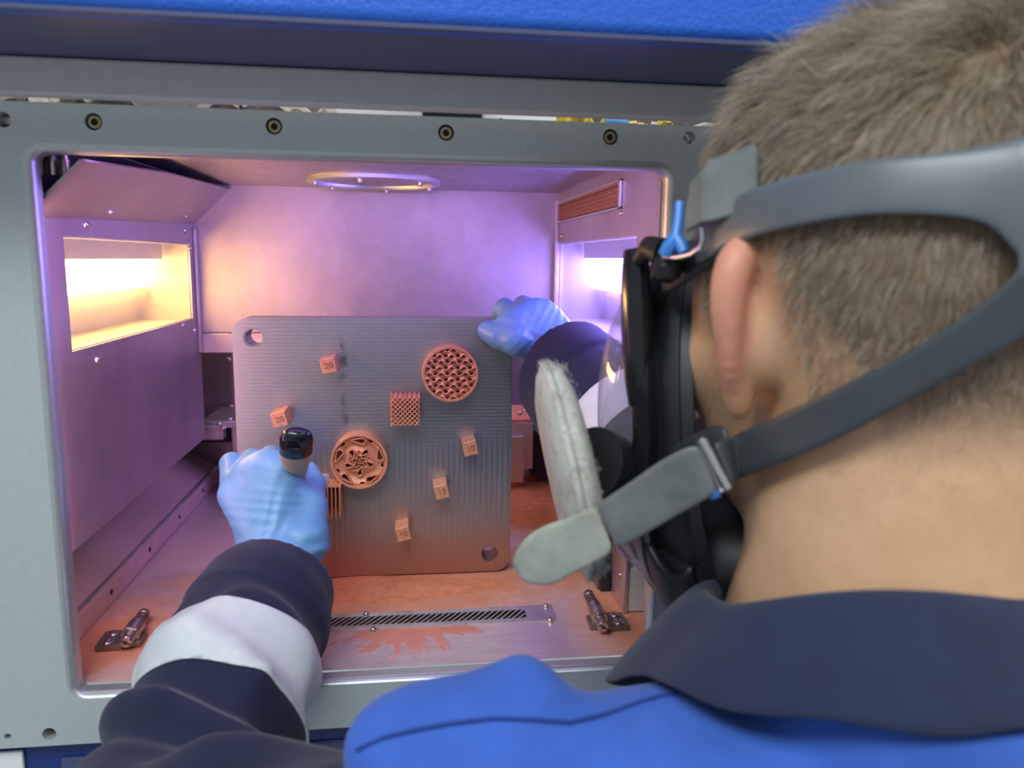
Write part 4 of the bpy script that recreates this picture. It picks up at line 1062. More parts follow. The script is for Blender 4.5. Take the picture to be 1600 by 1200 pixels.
# ------------------------------------------------------------------ hair on the scalp: single strands
def build_hair(n_str=72000):
    q = to_head(V)
    cand = np.where((q[:, 2] > -0.075) & (np.abs(q[:, 0]) < 0.082) & (q[:, 1] < 0.095))[0]
    me = person.data
    nrm = np.zeros(len(me.vertices) * 3, np.float32); me.vertices.foreach_get('normal', nrm); nrm = nrm.reshape(-1, 3)
    rng = np.random.default_rng(3)
    x, y, z = q[cand, 0], q[cand, 1], q[cand, 2]
    # hairline: forehead, temple in front of the ear, behind the ear, nape
    line = np.where(y > 0.055, 0.075 + (y - 0.055) * 0.9, np.where(y > 0.022, -0.012 + (y - 0.022) * 2.4, np.where(y > -0.040, 0.030 - (0.022 - y) * 0.75, -0.0165 - (-0.040 - y) * 1.5)))
    line = np.where((np.abs(x) > 0.05), line, np.where(y > 0.02, 0.08, -0.072))
    above = z - line
    ear_gap = (np.abs(x) > 0.058) & (y < 0.020) & (y > -0.030 - 0.45 * np.clip(0.03 - z, 0, .05)) & (z < 0.034) 
    prob = np.clip((above + 0.006) / np.where(y < -.04, 0.045, 0.016), 0, 1) * (~ear_gap)
    # thin fading growth down the neck
    nape = np.clip((z + 0.089 + 0.010 * np.sin(x * 90)) / 0.06, 0, 1) ** 1.3 * (y < -0.030) * 0.50
    prob = np.maximum(prob, nape)
    pick = rng.choice(cand, n_str, p=prob / prob.sum())
    root = V[pick] + rng.normal(0, 0.0013, (n_str, 3)); qn = to_head(root)
    N = nrm[pick]; Nh = N @ HB
    zz = qn[:, 2]
    top = np.clip((zz - 0.055) / 0.05, 0, 1)
    low = np.clip((0.02 - zz) / 0.06, 0, 1)
    L = (0.0075 + 0.017 * top ** 1.3 - 0.0050 * low - 0.0015 * (zz < -.035)) * rng.uniform(0.75, 1.25, n_str)
    fl = np.stack([np.zeros(n_str), 0.55 + 0.25 * top, -0.95 + 0.75 * top], 1)   # growth: forwards on top, down and forwards on the sides
    back = np.clip((-0.055 - qn[:, 1]) / 0.03, 0, 1)[:, None]
    fl = fl * (1 - back * 0.7) + back * np.array((-0.15, 0, -0.9))
    crown = np.array((0.0, -0.070, 0.100)); dv = qn - crown; dl = np.linalg.norm(dv, axis=1, keepdims=True)
    sw = np.clip(1 - dl / 0.055, 0, 1); fl = fl * (1 - sw) + sw * (dv / np.maximum(dl, 1e-4) + np.cross(dv / np.maximum(dl, 1e-4), np.array((0, -.5, .8))) * 0.8)
    # tufts: strands of one clump lean alike
    cl = np.floor(qn / np.array((0.010, 0.010, 0.010))).astype(int); hsh = (cl[:, 0] * 73 + cl[:, 1] * 179 + cl[:, 2] * 283) % 997
    tr = np.random.default_rng(5).normal(0, 1, (997, 3)); fl = fl + tr[hsh] * (0.22 + 0.25 * top[:, None])
    fl = fl + rng.normal(0, 0.16, (n_str, 3))
    fl = fl - Nh * (fl * Nh).sum(1, keepdims=True)
    lift = (0.42 + 0.45 * top + 0.25 * rng.random(n_str))[:, None]
    d0 = Nh * lift + fl; d0 /= np.linalg.norm(d0, axis=1, keepdims=True)
    K = 5; P = np.zeros((n_str, K, 3)); P[:, 0] = qn; dcur = d0.copy()
    grav = np.array((0, 0.05, -0.16))
    for k in range(1, K):
        P[:, k] = P[:, k - 1] + dcur * (L / (K - 1))[:, None]
        dcur = dcur + grav * (0.6 + top[:, None]) - Nh * 0.10 ; dcur /= np.linalg.norm(dcur, axis=1, keepdims=True)
    W = P.reshape(-1, 3) @ HB.T + E0
    hc = bpy.data.hair_curves.new('hair')
    hc.add_curves([K] * n_str)
    hc.attributes['position'].data.foreach_set('vector', W.astype(np.float32).ravel())
    ra = hc.attributes.get('radius') or hc.attributes.new('radius', 'FLOAT', 'POINT')
    rr = np.tile(np.array([1.0, 1.0, 0.9, 0.7, 0.25]), n_str) * np.repeat(rng.uniform(0.00007, 0.00012, n_str) * np.where(zz < -.03, .6, 1.0), K)
    ra.data.foreach_set('value', rr.astype(np.float32))
    m, nt, b = new_mat('short_brown_hair')
    ci = nt.nodes.new('ShaderNodeHairInfo')
    lk(nt, ramp(nt, ci.outputs['Random'], (0.0, (0.17, 0.118, 0.077)), (0.55, (0.32, 0.24, 0.157)), (0.86, (0.44, 0.345, 0.235)), (0.95, (0.52, 0.46, 0.38))), b.inputs['Base Color'])
    b.inputs['Roughness'].default_value = 0.38; b.inputs['Specular IOR Level'].default_value = 0.6
    hc.materials.append(m)
    o = bpy.data.objects.new('hair', hc); COL.objects.link(o); o.parent = person
    return o
build_hair()

# ------------------------------------------------------------------ gloves
def glove_fn(hd_, arm, ph):
    w = hd_['wrist'][0]; k = hd_['mcp'][1][0]; ax = (k - w) / np.linalg.norm(k - w)
    sd = np.cross(ax, hd_['mcp'][3][0] - hd_['mcp'][0][0]); sd /= np.linalg.norm(sd); side = np.cross(sd, ax)
    def fn(p):
        d = hand_sdf(p, hd_, 0.0, arm)
        t = (p - w) @ ax; s = (p - w) @ side
        # stretch wrinkles running from the thumb root across the back of the hand, tighter near the wrist
        near = np.clip(1 - (t - 0.005) / 0.075, 0.12, 1)
        wr = np.sin((t * 0.75 + s * 0.85) * 420 + 3.0 * np.sin(s * 90 + ph) + 2 * np.sin(t * 70)) * near * (0.5 + 0.5 * np.sin(s * 150 + t * 60 + ph))
        wr2 = np.sin((t * 1.0 - s * 0.35) * 620 + 2.5 * np.sin(t * 120 + ph) + ph) * near
        return d - 0.0008 * wr - 0.0003 * wr2
    return fn
def make_glove(hd_, arm, ph):
    pts = np.array([hd_['wrist'][0]] + [k for f in hd_['fingers'] for k in f] + list(hd_['thumb'][0]) + [hd_['wrist'][0] + (arm - hd_['wrist'][0]) * 0.25])
    Vg, Qg = field_mesh(glove_fn(hd_, arm, ph), pts.min(0) - 0.040, pts.max(0) + 0.040, 0.00125, 24)
    w = hd_['wrist'][0]; axw = (arm - w) / np.linalg.norm(arm - w)
    t = (Vg - w) @ axw; keepv = t < 0.050
    Qk = Qg[keepv[Qg].all(1)]; used = np.unique(Qk); mp = -np.ones(len(Vg), int); mp[used] = np.arange(len(used))
    return np_mesh('glove', Vg[used], mp[Qk], M['glove'], person)
gl = make_glove(LH, LE, 0.4); gl['label'] = 'blue nitrile glove on the left hand closed round the brush'
gr_ = make_glove(RH, RE, 2.1); gr_['label'] = 'blue nitrile glove on the right hand over the plate corner'

# ------------------------------------------------------------------ work jacket
jacket = bpy.data.objects.new('jacket', None); COL.objects.link(jacket); jacket.parent = person
def axis_t(p, a, b): ab = b - a; return ((p - a) @ ab) / (ab @ ab)
def sleeve_l(p):
    d = chain(p, [LS + np.array((-.034, .006, -.006)), LE], (.0615, .050), 0.01)
    mid = LE + (LW - LE) * 0.5
    f = chain(p, [LE, mid, LE + (LW - LE) * 0.78, LE + (LW - LE) * 0.965 + V3(CX) * .005], (.054, .050, .043, .0385), 0.02)
    f = smin(f, cone(p, LE + (LW - LE) * 0.45 + np.array((.006, -.010, -.030)), LE + (LW - LE) * 0.80 + np.array((.006, 0, -.020)), .034, .026), 0.03)
    d = smin(d, f, 0.020)
    t = axis_t(p, LE, LW); tu = axis_t(p, LE, LS)
    q = p - LE
    r1 = 0.5 + 0.5 * np.sin(t * 27 + 1.5 * np.sin(q[:, 2] * 26 + 0.5) + q[:, 0] * 30 + 0.8)
    fold = (r1 ** 2.2 - 0.35) * 0.010 * np.exp(-((t - 0.20) / 0.26) ** 2)
    r3 = 0.5 + 0.5 * np.sin(q @ np.array((60.0, -45.0, 38.0)) + 1.4 * np.sin(q @ np.array((20.0, 50.0, -30.0))))
    fold += (r3 ** 2.5 - 0.3) * 0.0045 * np.clip((t - 0.35) / 0.1, 0, 1) * np.clip((0.74 - t) / 0.1, 0, 1)
    r4 = 0.5 + 0.5 * np.sin(q @ np.array((58.0, 46.0, -70.0)) + 1.6 * np.sin(q @ np.array((-30.0, 24.0, 36.0))))
    fold += (r4 ** 2.2 - 0.35) * 0.0130 * np.clip(1 - np.abs(tu - 0.42) / 0.5, 0, 1) * (t < 0.4)
    fold += np.sin(t * 30 + q[:, 0] * 55 + 1.3 * np.sin(q[:, 1] * 40)) * 0.0026 * np.clip(1.1 - t, 0, 1)
    cuff = np.clip((t - 0.72) / 0.02, 0, 1) * 0.0022
    d = d - fold - cuff
    # open cuff end
    tw = (p - (LE + (LW - LE) * 0.942)) @ ((LW - LE) / np.linalg.norm(LW - LE))
    d = np.maximum(d, tw)
    inner = cone(p, LE + (LW - LE) * 0.86, LW + (LW - LE) * 0.2 + V3(CX) * .005, .0345, .0355)
    return np.maximum(d, -inner)
def sleeve_r(p):
    ln = np.linalg.norm(RW - RE)
    d = chain(p, [RS + np.array((.010, 0, -.004)), RE], (.060, .050), 0.01)
    f = chain(p, [RE, RE + (RW - RE) * 0.5, RE + (RW - RE) * 0.93], (.050, .048, .044), 0.02)
    f = smin(f, cone(p, RE + (RW - RE) * 0.55 + np.array((-.004, 0, -.026)), RE + (RW - RE) * 0.90 + np.array((-.006, 0, -.022)), .036, .032), 0.02)
    d = smin(d, f, 0.020)
    t = axis_t(p, RE, RW); q = p - RE
    d = d - np.sin(t * 15 + q[:, 0] * 40 + 1.2 * np.sin(q[:, 2] * 40)) * 0.0035 * np.clip(1.15 - t, 0, 1) - np.clip((t - 0.70) / 0.03, 0, 1) * 0.002
    ax = (RW - RE) / ln
    d = np.maximum(d, (p - (RE + ax * ln * 0.925)) @ ax)
    return np.maximum(d, -cone(p, RE + ax * ln * 0.80, RW + ax * 0.05, .038, .041))
def torso(p):
    d = smin(cone(p, NB, LS + np.array((.012, .004, 0)), .062, .0585), cone(p, NB, RS, .066, .060), 0.022)
    d = smin(d, ell(p, (0.208, 0.300, -0.48), (0.205, 0.125, 0.27)), 0.05)
    d = smin(d, cone(p, np.array((.210, .272, -.235)), np.array((.212, .250, -.34)), .055, .115), 0.02)
    yk = smax(cone(p, np.array((.212, .272, -.165)), np.array((.214, .258, -.26)), .070, .084), p[:, 2] + .160 + .15 * (p[:, 1] - .27), 0.008)
    d = smin(d, yk, 0.012)
    d = smin(d, cone(p, np.array((.060, .285, -.244)), np.array((.125, .272, -.241)), .055, .060), 0.02)
    d = smin(d, ell(p, A(818, 1106, .332), (.014, .018, .019)), 0.022)
    d = smin(d, ell(p, A(690, 1150, .322), (.040, .026, .024)), 0.025)
    q = p - NB
    d = d - (wob(p, 26, 0.7) * 0.0035 + wob(p, 60, 2.0) * 0.0012) 
    nk = cone(p, NECK_B + np.array((0, .002, 0.06)), NECK_B + np.array((0, 0.004, -.03)), .066, .066)
    return smax(d, -nk, 0.006)
def cut_mesh(Vm, Qm, keepq, name, mat, parent, offset=0.0, Nrm=None):
    Qk = Qm[keepq]; used = np.unique(Qk); mp = -np.ones(len(Vm), int); mp[used] = np.arange(len(used))
    P = Vm[used] + (Nrm[used] * offset if offset else 0)
    return np_mesh(name, P, mp[Qk], mat, parent)
def band_mesh(src, n, c, lo, hi, name, mat, off, keepfn=None):
    """clean band cut out of a sleeve between two parallel planes, lifted off the cloth"""
    bm = bmesh.new(); bm.from_mesh(src.data)
    L = float(np.linalg.norm(n)); nn = Vector(n / L)
    for d, inner, outer in ((lo, True, False), (hi, False, True)):
        bmesh.ops.bisect_plane(bm, geom=bm.verts[:] + bm.edges[:] + bm.faces[:], plane_co=Vector(c) + nn * (d / L), plane_no=nn, clear_inner=inner, clear_outer=outer)
    if keepfn: bmesh.ops.delete(bm, geom=[v for v in bm.verts if not keepfn(v.co)], context='VERTS')
    bm.normal_update()
    for v in bm.verts: v.co += v.normal * off
    me = bpy.data.meshes.new(name); bm.to_mesh(me); bm.free(); me.materials.clear(); me.materials.append(mat)
    me.polygons.foreach_set('use_smooth', [True] * len(me.polygons))
    o = bpy.data.objects.new(name, me); COL.objects.link(o); o.parent = jacket
    return o
def vnormals(Vm, Qm):
    n = np.cross(Vm[Qm[:, 2]] - Vm[Qm[:, 0]], Vm[Qm[:, 3]] - Vm[Qm[:, 1]]); N = np.zeros_like(Vm)
    for k in range(4): np.add.at(N, Qm[:, k], n)
    return N / np.maximum(np.linalg.norm(N, axis=1, keepdims=True), 1e-12)
# left sleeve with its reflective band
pts = np.array([LS, LE, LW]); Vs, Qs = field_mesh(sleeve_l, pts.min(0) - 0.085, pts.max(0) + 0.085, 0.0030, 24)
sl_ = np_mesh('sleeve', Vs, Qs, M['navy_cloth'], jacket)
axl = (LW - LE) / ((LW - LE) @ (LW - LE)) + 0.10 * np.array((0.9, -0.4, 0)); up_ = Vector((LS - LE) / np.linalg.norm(LS - LE))
o = band_mesh(sl_, axl, LE, 0.37, 0.60, 'reflective_band', M['reflective'], 0.0011, lambda co: (co - Vector(LE)).dot(up_) < 0.10); o['label'] = 'silver reflective band round the left forearm'
md = o.modifiers.new('thick', 'SOLIDIFY'); md.thickness = 0.0012; md.offset = -0.6
# right sleeve
pts = np.array([RS, RE, RW]); Vr, Qr = field_mesh(sleeve_r, pts.min(0) - 0.080, pts.max(0) + 0.080, 0.0030, 24)
sr_ = np_mesh('sleeve', Vr, Qr, M['navy_cloth'], jacket)
o = band_mesh(sr_, (RW - RE) / ((RW - RE) @ (RW - RE)), RE, 0.34, 0.50, 'reflective_band', M['reflective'], 0.0011); o['label'] = 'silver reflective band round the right forearm'
md = o.modifiers.new('thick', 'SOLIDIFY'); md.thickness = 0.0012; md.offset = -0.6
# blue shoulders and back
Vt, Qt = field_mesh(torso, (-0.11, 0.11, -0.78), (0.50, 0.48, -0.10), 0.0038, 24)
np_mesh('blue_yoke', Vt, Qt, M['blue_cloth'], jacket)
def march(fn, px, py, lo=0.2, hi=0.9, off=0.0):
    """follow a sight line to the surface fn = off"""
    s = V3(sight(px, py)); d = lo; best = (9, lo)
    for _ in range(160):
        v = float(fn((s * d)[None, :])[0]) - off
        if v < best[0]: best = (v, d)
        if v < 0.0003: return s * d
        d += max(v * 0.6, 0.0004)
        if d > hi: break
    return s * best[1]
seam = [march(torso, x, y, off=0.0006) for x, y in ((556, 1172), (600, 1152), (650, 1140), (705, 1130), (770, 1122), (830, 1124), (890, 1128), (950, 1114), (1005, 1094), (1060, 1080), (1100, 1078))]
MB().tube(seam, 0.0009, 8).build('yoke_seam', M['seam_cloth'], jacket, smooth=True)
# fall collar
def build_collar():
    n = 72; rows = 9; vs = []; fs = []
    for k in range(n):
        a = 2 * math.pi * k / n                         # 0 = right (+X), 90 = front (+Y), 180 = left, 270 = back
        ca, sa = math.cos(a), math.sin(a)
        back = max(0.0, -sa); left = max(0.0, -ca); fr_ = max(0.0, sa)
        tx = 0.204 + 0.0705 * ca; ty = 0.300 + (0.062 if sa < 0 else 0.070) * sa; tz = -0.146 + 0.029 * back ** 1.3 - 0.016 * fr_ + 0.006 * max(0, math.cos(a - R_(228))) ** 6
        bx = 0.204 + (0.103 + 0.045 * fr_) * ca; by = 0.300 + (0.096 if sa < 0 else 0.108) * sa; bz = -0.180 + 0.031 * back - 0.068 * fr_
        for j in range(rows):
            u = j / (rows - 1)
            hump = 0.003 * math.sin(min(1, u * 2.2) * math.pi) * (1 - u)
            rr = u ** 0.92
            vs.append((tx + (bx - tx) * rr, ty + (by - ty) * rr, tz + (bz - tz) * (u ** 1.35) + hump + 0.0016 * math.sin(a * 9 + u * 3) * u))
    for k in range(n):
        # collar opens at the throat
        if 84 <= k * 360 / n <= 92: continue
        for j in range(rows - 1):
            k2 = (k + 1) % n; fs.append((k * rows + j, k2 * rows + j, k2 * rows + j + 1, k * rows + j + 1))
    # inner stand going down into the neck opening
    P = np.array(vs)
    ins = P.reshape(n, rows, 3)[:, 0].copy(); ins2 = ins.copy(); ins2[:, 2] -= 0.035; c = np.array((0.204, 0.300)); ins2[:, :2] = c + (ins2[:, :2] - c) * 0.97
    base_i = len(P); P = np.concatenate([P, ins2])
    fs = [tuple(f) for f in fs] + [((k + 1) % n * rows, k * rows, base_i + k, base_i + (k + 1) % n) for k in range(n) if not 84 <= k * 360 / n <= 92]
    # keep the fall just above the shoulder cloth
    for _ in range(12):
        d = torso(P[:base_i]); lowm = d < 0.0042
        P[:base_i][lowm, 2] += (0.0045 - d[lowm])
    o = np_mesh('collar', P, np.array(fs), M['collar_cloth'], jacket)
    md = o.modifiers.new('thick', 'SOLIDIFY'); md.thickness = 0.0026; md.offset = 0.0
    md = o.modifiers.new('sub', 'SUBSURF'); md.levels = 1; md.render_levels = 1
    return o
build_collar()

# ================================================================== THE BRUSH
P0, P1, P2, P3 = A(464, 673, .560), A(462, 715, .586), A(466, 752, .622), A(484, 758, .660)
P4, P5 = A(497, 754, .672), A(512, 752, .690)
brush = empty('paint_brush', tuple(P2), 'flat brush with black tipped wooden handle held in the left glove', 'brush')
def loft(stations, wide, seg=20):
    """stations: (point, half width, half thickness)"""
    mb = MB(); vs = []
    for i, (c, a, b2) in enumerate(stations):
        nx = stations[min(i + 1, len(stations) - 1)][0] - stations[max(i - 1, 0)][0]; nx = nx / np.linalg.norm(nx)
        w = np.array(wide, float); w = w - nx * (w @ nx); w /= np.linalg.norm(w); th = np.cross(nx, w)
        for k in range(seg):
            an = 2 * math.pi * k / seg; vs.append(c + w * a * math.cos(an) + th * b2 * math.sin(an))
    fs = [(i * seg + k, i * seg + (k + 1) % seg, (i + 1) * seg + (k + 1) % seg, (i + 1) * seg + k) for i in range(len(stations) - 1) for k in range(seg)]
    fs += [tuple(reversed(range(seg))), tuple((len(stations) - 1) * seg + k for k in range(seg))]
    return mb.add(vs, fs)
wide = V3(CX) * 0.97 - V3(CY) * 0.22
def bez(t):
    k = np.array([P0, P1, P2, P3]); s = t * 3; i = min(int(s), 2); f = s - i; return k[i] * (1 - f) + k[i + 1] * f
prof = [(0.0, .0030, .0020), (.012, .0075, .0045), (.04, .0108, .0062), (.10, .0122, .0074), (.20, .0124, .0078), (.255, .0124, .0076)]
keep(loft([(bez(t), a, b2) for t, a, b2 in prof], wide).build('handle_end', M['handle_black'], smooth=True, angle=1.2), brush)
prof = [(.255, .0125, .0077), (.33, .0118, .0072), (.45, .0092, .0062), (.58, .0066, .0052), (.70, .0052, .0046), (.85, .0056, .0045), (1.0, .0060, .0042)]
keep(loft([(bez(t), a, b2) for t, a, b2 in prof], wide).build('handle', M['handle_wood'], smooth=True, angle=1.2), brush)
nv = np.cross(wide, P1 - P0); nv /= np.linalg.norm(nv); nv = nv if nv @ V3(CZ) < 0 else -nv
hc_ = bez(.145) + nv * 0.0070
keep(MB().lathe([(0, .0001), (.0006, .0040), (.0012, .0040)], Vector(hc_), Vector(nv), 18).build('hanging_hole', M['dark_hole'], smooth=True), brush)
keep(loft([(P3, .0062, .0042), (P3 * .5 + P4 * .5, .0068, .0040), (P4, .0070, .0036)], V3(CY), 16).build('ferrule', M['nickel'], smooth=True), brush)
br = loft([(P4, .0066, .0034), (P4 * .5 + P5 * .5, .0072, .0030), (P5, .0068, .0018)], V3(CY), 16).build('bristles', M['bristle'], smooth=True); keep(tag(br, kind='stuff'), brush)

# ================================================================== THE FULL FACE RESPIRATOR
mask = empty('respirator_mask', tuple(H(0, 0.10, -0.05)), 'black full face respirator with clear visor and grey straps on the person', 'respirator')
def rim_pt(a, grow=0.0, dy=0.0):
    c, s = math.cos(a), math.sin(a)
    cx = math.copysign(abs(c) ** 0.75, c); sz = math.copysign(abs(s) ** 0.8, s)
    nar = 1 - 0.10 * max(0, -sz) ** 2
    x = (0.0770 + grow) * cx * nar; z = -0.053 + (0.106 + grow) * sz
    y = 0.121 - 0.040 * abs(cx) ** 2 + 0.026 * max(0, -sz) + 0.004 * sz + dy
    return H(x, y, z)
def loop_loft(rows, name, mat, close_end=False, parent=mask, solid=0.0, seg=64):
    vs = [p for r in rows for p in r]; n = seg; fs = []
    for i in range(len(rows) - 1):
        for k in range(n): fs.append((i * n + k, i * n + (k + 1) % n, (i + 1) * n + (k + 1) % n, (i + 1) * n + k))
    mb = MB().add(vs, fs); o = mb.build(name, mat, smooth=True, angle=0.9); keep(o, parent)
    if solid:
        md = o.modifiers.new('thick', 'SOLIDIFY'); md.thickness = solid; md.offset = 0
    return o
AN = [2 * math.pi * k / 64 for k in range(64)]
# lens frame: a chunky glossy ring
sec = [(0.000, -0.009), (0.0040, -0.010), (0.0062, -0.006), (0.0066, 0.003), (0.0050, 0.007), (0.0015, 0.0085), (-0.0035, 0.007), (-0.0045, 0.0), (-0.0035, -0.008)]
loop_loft([[rim_pt(a, g, dy) for a in AN] for g, dy in sec + sec[:1]], 'lens_frame', M['gloss_black'])
# clear visor bulging forward
rows = []
for i in range(12):
    s = i / 11; k = max(math.cos(s * math.pi / 2), 0.0) ** 0.62 if s < 1 else 0.02; row = []
    for a in AN:
        p = to_head(rim_pt(a, -0.001, 0.004)[None, :])[0]
        bx = 1 + 0.22 * math.sin(math.pi * min(1, s * 1.3))
        row.append(H(p[0] * k * bx, p[1] + (0.133 + 0.030 - p[1]) * math.sin(s * math.pi / 2) * 1.0, -0.052 + (p[2] + 0.052) * k - 0.006 * s))
    rows.append(row)
loop_loft(rows, 'visor', M['visor'])
# rubber face seal between the frame and the face
def seal_pt(a, grow=0.0, dy=0.0):
    c, s = math.cos(a), math.sin(a)
    cx = math.copysign(abs(c) ** 0.8, c); sz = math.copysign(abs(s) ** 0.85, s)
    x = (0.0710 + grow) * cx * (1 - 0.12 * max(0, -sz)); z = -0.056 + (0.116 + grow) * sz
    y = 0.058 + 0.026 * max(0, sz) ** 2 + 0.004 * max(0, -sz) + 0.016 * (1 - abs(cx)) + dy
    return H(x, y, z)
rows = [[rim_pt(a, -0.002, -0.006) for a in AN]]
for i in range(1, 6):
    f = i / 5; rows.append([rim_pt(a, -0.002, -0.006) * (1 - f) + seal_pt(a, 0.004 * math.sin(f * math.pi)) * f for a in AN])
rows += [[seal_pt(a, 0.0025, -0.006) for a in AN], [seal_pt(a, -0.002, -0.010) for a in AN], [seal_pt(a, -0.006, -0.005) for a in AN]]
loop_loft(rows, 'face_seal', M['rubber'])
# chin cup
rows = []
for i in range(7):
    f = i / 6; row = []
    for k in range(64):
        a = math.pi * 1.14 + math.pi * 0.72 * k / 63                    # lower half of the frame
        p = to_head((rim_pt(a, 0.0, -0.004) * (1 - f) + seal_pt(a, 0.006 * math.sin(math.pi * k / 63), 0.0) * f)[None, :])[0]
        dn = 0.026 * math.sin(f * math.pi * 0.9) * max(0, -math.sin(a)) ** 0.7
        row.append(H(p[0] * 1.02, p[1], p[2] - dn))
    rows.append(row)
vs = [p for r in rows for p in r]; fs = [(i * 64 + k, i * 64 + k + 1, (i + 1) * 64 + k + 1, (i + 1) * 64 + k) for i in range(6) for k in range(63)]
o = keep(MB().add(vs, fs).build('chin_cup', M['rubber'], smooth=True), mask); md = o.modifiers.new('thick', 'SOLIDIFY'); md.thickness = 0.004; md.offset = 1
# inner nose cup and the front port
nose = lambda p: smin(ell(to_head(p), (0, 0.118, -0.082), (0.036, 0.036, 0.040)), ell(to_head(p), (0, 0.140, -0.095), (0.024, 0.026, 0.024)), 0.015)
c0 = H(0, 0.12, -0.085); Vn, Qn = field_mesh(nose, c0 - 0.075, c0 + 0.075, 0.003, 24); keep(np_mesh('nose_cup', Vn, Qn, M['rubber']), mask)
cup = lambda p: smax(ell(to_head(p), (0, 0.086, -0.124), (0.0655, 0.062, 0.041)), 0.034 - to_head(p)[:, 1], 0.006)
c0 = H(0, 0.086, -0.124); Vc, Qc = field_mesh(cup, c0 - 0.085, c0 + 0.085, 0.003, 24); keep(np_mesh('chin_piece', Vc, Qc, M['rubber']), mask)
# frame clips at both temples
for sx in (-1, 1):
    st = []
    for z in np.linspace(-0.036, 0.046, 9):
        e = 1 - 0.42 * ((z - 0.008) / 0.047) ** 2
        yv = 0.0845 - 0.10 * (z < -0.02) * 0 + 0.0
        st.append((H(sx * 0.0790, yv + 0.02 * max(0, -z), z), 0.0108 * e, 0.0078 * e))
    o = keep(loft(st, hf, 14).build('frame_clip', M['gloss_black'], smooth=True, angle=0.8), mask)
    keep(loft([(H(sx * .0800, .078, .040), .004, .004), (H(sx * .0815, .064, .044), .006, .006), (H(sx * .080, .054, .040), .0075, .006)], hu, 12).build('clip_ear', M['rubber'], smooth=True), mask)

# ---- head harness: straps lie on the hair, both halves alike
HAIR = 0.0085
hs = lambda p: smin(head_sdf_plain(p), neck_sdf(p), 0.022)
def head_sdf_plain(p):
    q = to_head(p)
    d = ell(q, (0, -0.010, 0.042), (0.0755, 0.096, 0.082)); d = smin(d, ell(q, (0, -0.040, 0.020), (0.068, 0.062, 0.068)), 0.03)
    d = smin(d, ell(q, (0, 0.042, -0.008), (0.0625, 0.052, 0.082)), 0.03); d = smin(d, ell(q, (0, 0.036, -0.066), (0.054, 0.048, 0.040)), 0.025)
    return d
def interp(tab, x):
    for (x0, y0), (x1, y1) in zip(tab, tab[1:]):
        if x <= x1: return y0 + (y1 - y0) * (x - x0) / (x1 - x0)
    return tab[-1][1]
def ribbon(name, rows, mat, thick=0.0022, mirror=True, parent=mask, label=None, sub=1):
    """rows: list of rows of points (left half); mirrored across the head's middle"""
    P = np.array(rows); nr, nc = P.shape[:2]
    fs = [(i * nc + j, (i + 1) * nc + j, (i + 1) * nc + j + 1, i * nc + j + 1) for i in range(nr - 1) for j in range(nc - 1)]
    V_ = P.reshape(-1, 3)
    o = np_mesh(name, V_, np.array(fs), mat); keep(o, parent)
    md = o.modifiers.new('thick', 'SOLIDIFY'); md.thickness = thick; md.offset = 0
    if sub: md = o.modifiers.new('sub', 'SUBSURF'); md.levels = sub; md.render_levels = sub
    if mirror:
        q = to_head(V_); q[:, 0] *= -1; W = q @ HB.T + E0
        o2 = np_mesh(name, W, np.array(fs)[:, ::-1], mat); keep(o2, parent)
        for mdf in o.modifiers:
            m2 = o2.modifiers.new(mdf.name, mdf.type)
            if mdf.type == 'SOLIDIFY': m2.thickness = thick; m2.offset = 0
            else: m2.levels = m2.render_levels = sub
    return o
mid_px = 1770
up_top = [(1085, 338), (1115, 320), (1180, 292), (1260, 268), (1340, 250), (1420, 242), (1500, 234), (1560, 222), (1600, 210), (1680, 195), (1900, 180)]
up_bot = [(1085, 418), (1115, 400), (1170, 372), (1260, 350), (1350, 336), (1430, 335), (1500, 339), (1545, 348), (1580, 372), (1594, 410), (1900, 470)]
lo_top = [(1130, 688), (1200, 655), (1300, 610), (1380, 570), (1450, 530), (1520, 484), (1570, 446), (1594, 410), (1900, 300)]
lo_bot = [(1130, 758), (1200, 732), (1300, 692), (1380, 650), (1450, 610), (1520, 572), (1600, 530), (1680, 500), (1900, 480)]
def strap_rows(xs, top, bot, n=5, off=HAIR):
    rows = []
    for x in xs:
        ya, yb2 = interp(top, x), interp(bot, x)
        rows.append([march(hs, x + (8 if k == 0 else 0) * 0, ya + (yb2 - ya) * k / (n - 1), off=off, lo=0.18, hi=0.6) for k in range(n)])
    return rows
def trim_mid(rows):
    """stop at the middle of the back of the head"""
    out = []
    for r in rows:
        q = to_head(np.array(r)); q[:, 0] = np.minimum(q[:, 0], 0.0); out.append(list(q @ HB.T + E0))
    return out
xs = [1085, 1110, 1140, 1180, 1230, 1290, 1350, 1410, 1470, 1520, 1560, 1594, 1612]
ribbon('upper_strap', strap_rows(xs, up_top, up_bot), M['strap'])
xs = [1130, 1160, 1200, 1250, 1300, 1350, 1400, 1450, 1500, 1545, 1575, 1594, 1612]
ribbon('lower_strap', strap_rows(xs, lo_top, lo_bot, off=HAIR), M['strap_low'])
xs = [1590, 1596, 1630, 1670, 1710, 1750, 1790]
pad = trim_mid(strap_rows(xs, up_top, lo_bot, 9))
ql = to_head(np.array(pad[-1])); steps = 4
for k in range(1, steps + 1):                       # carry the pad on to the middle of the head
    row = []
    for x_, y_, z_ in ql:
        xx_ = x_ * (1 - k / steps); ys_ = np.linspace(-0.16, -0.02, 281)
        vv = hs(np.stack([H(xx_, yy, z_) for yy in ys_])); row.append(H(xx_, ys_[np.argmax(vv < HAIR)], z_))
    pad.append(row)
ribbon('back_pad', pad, M['strap'])

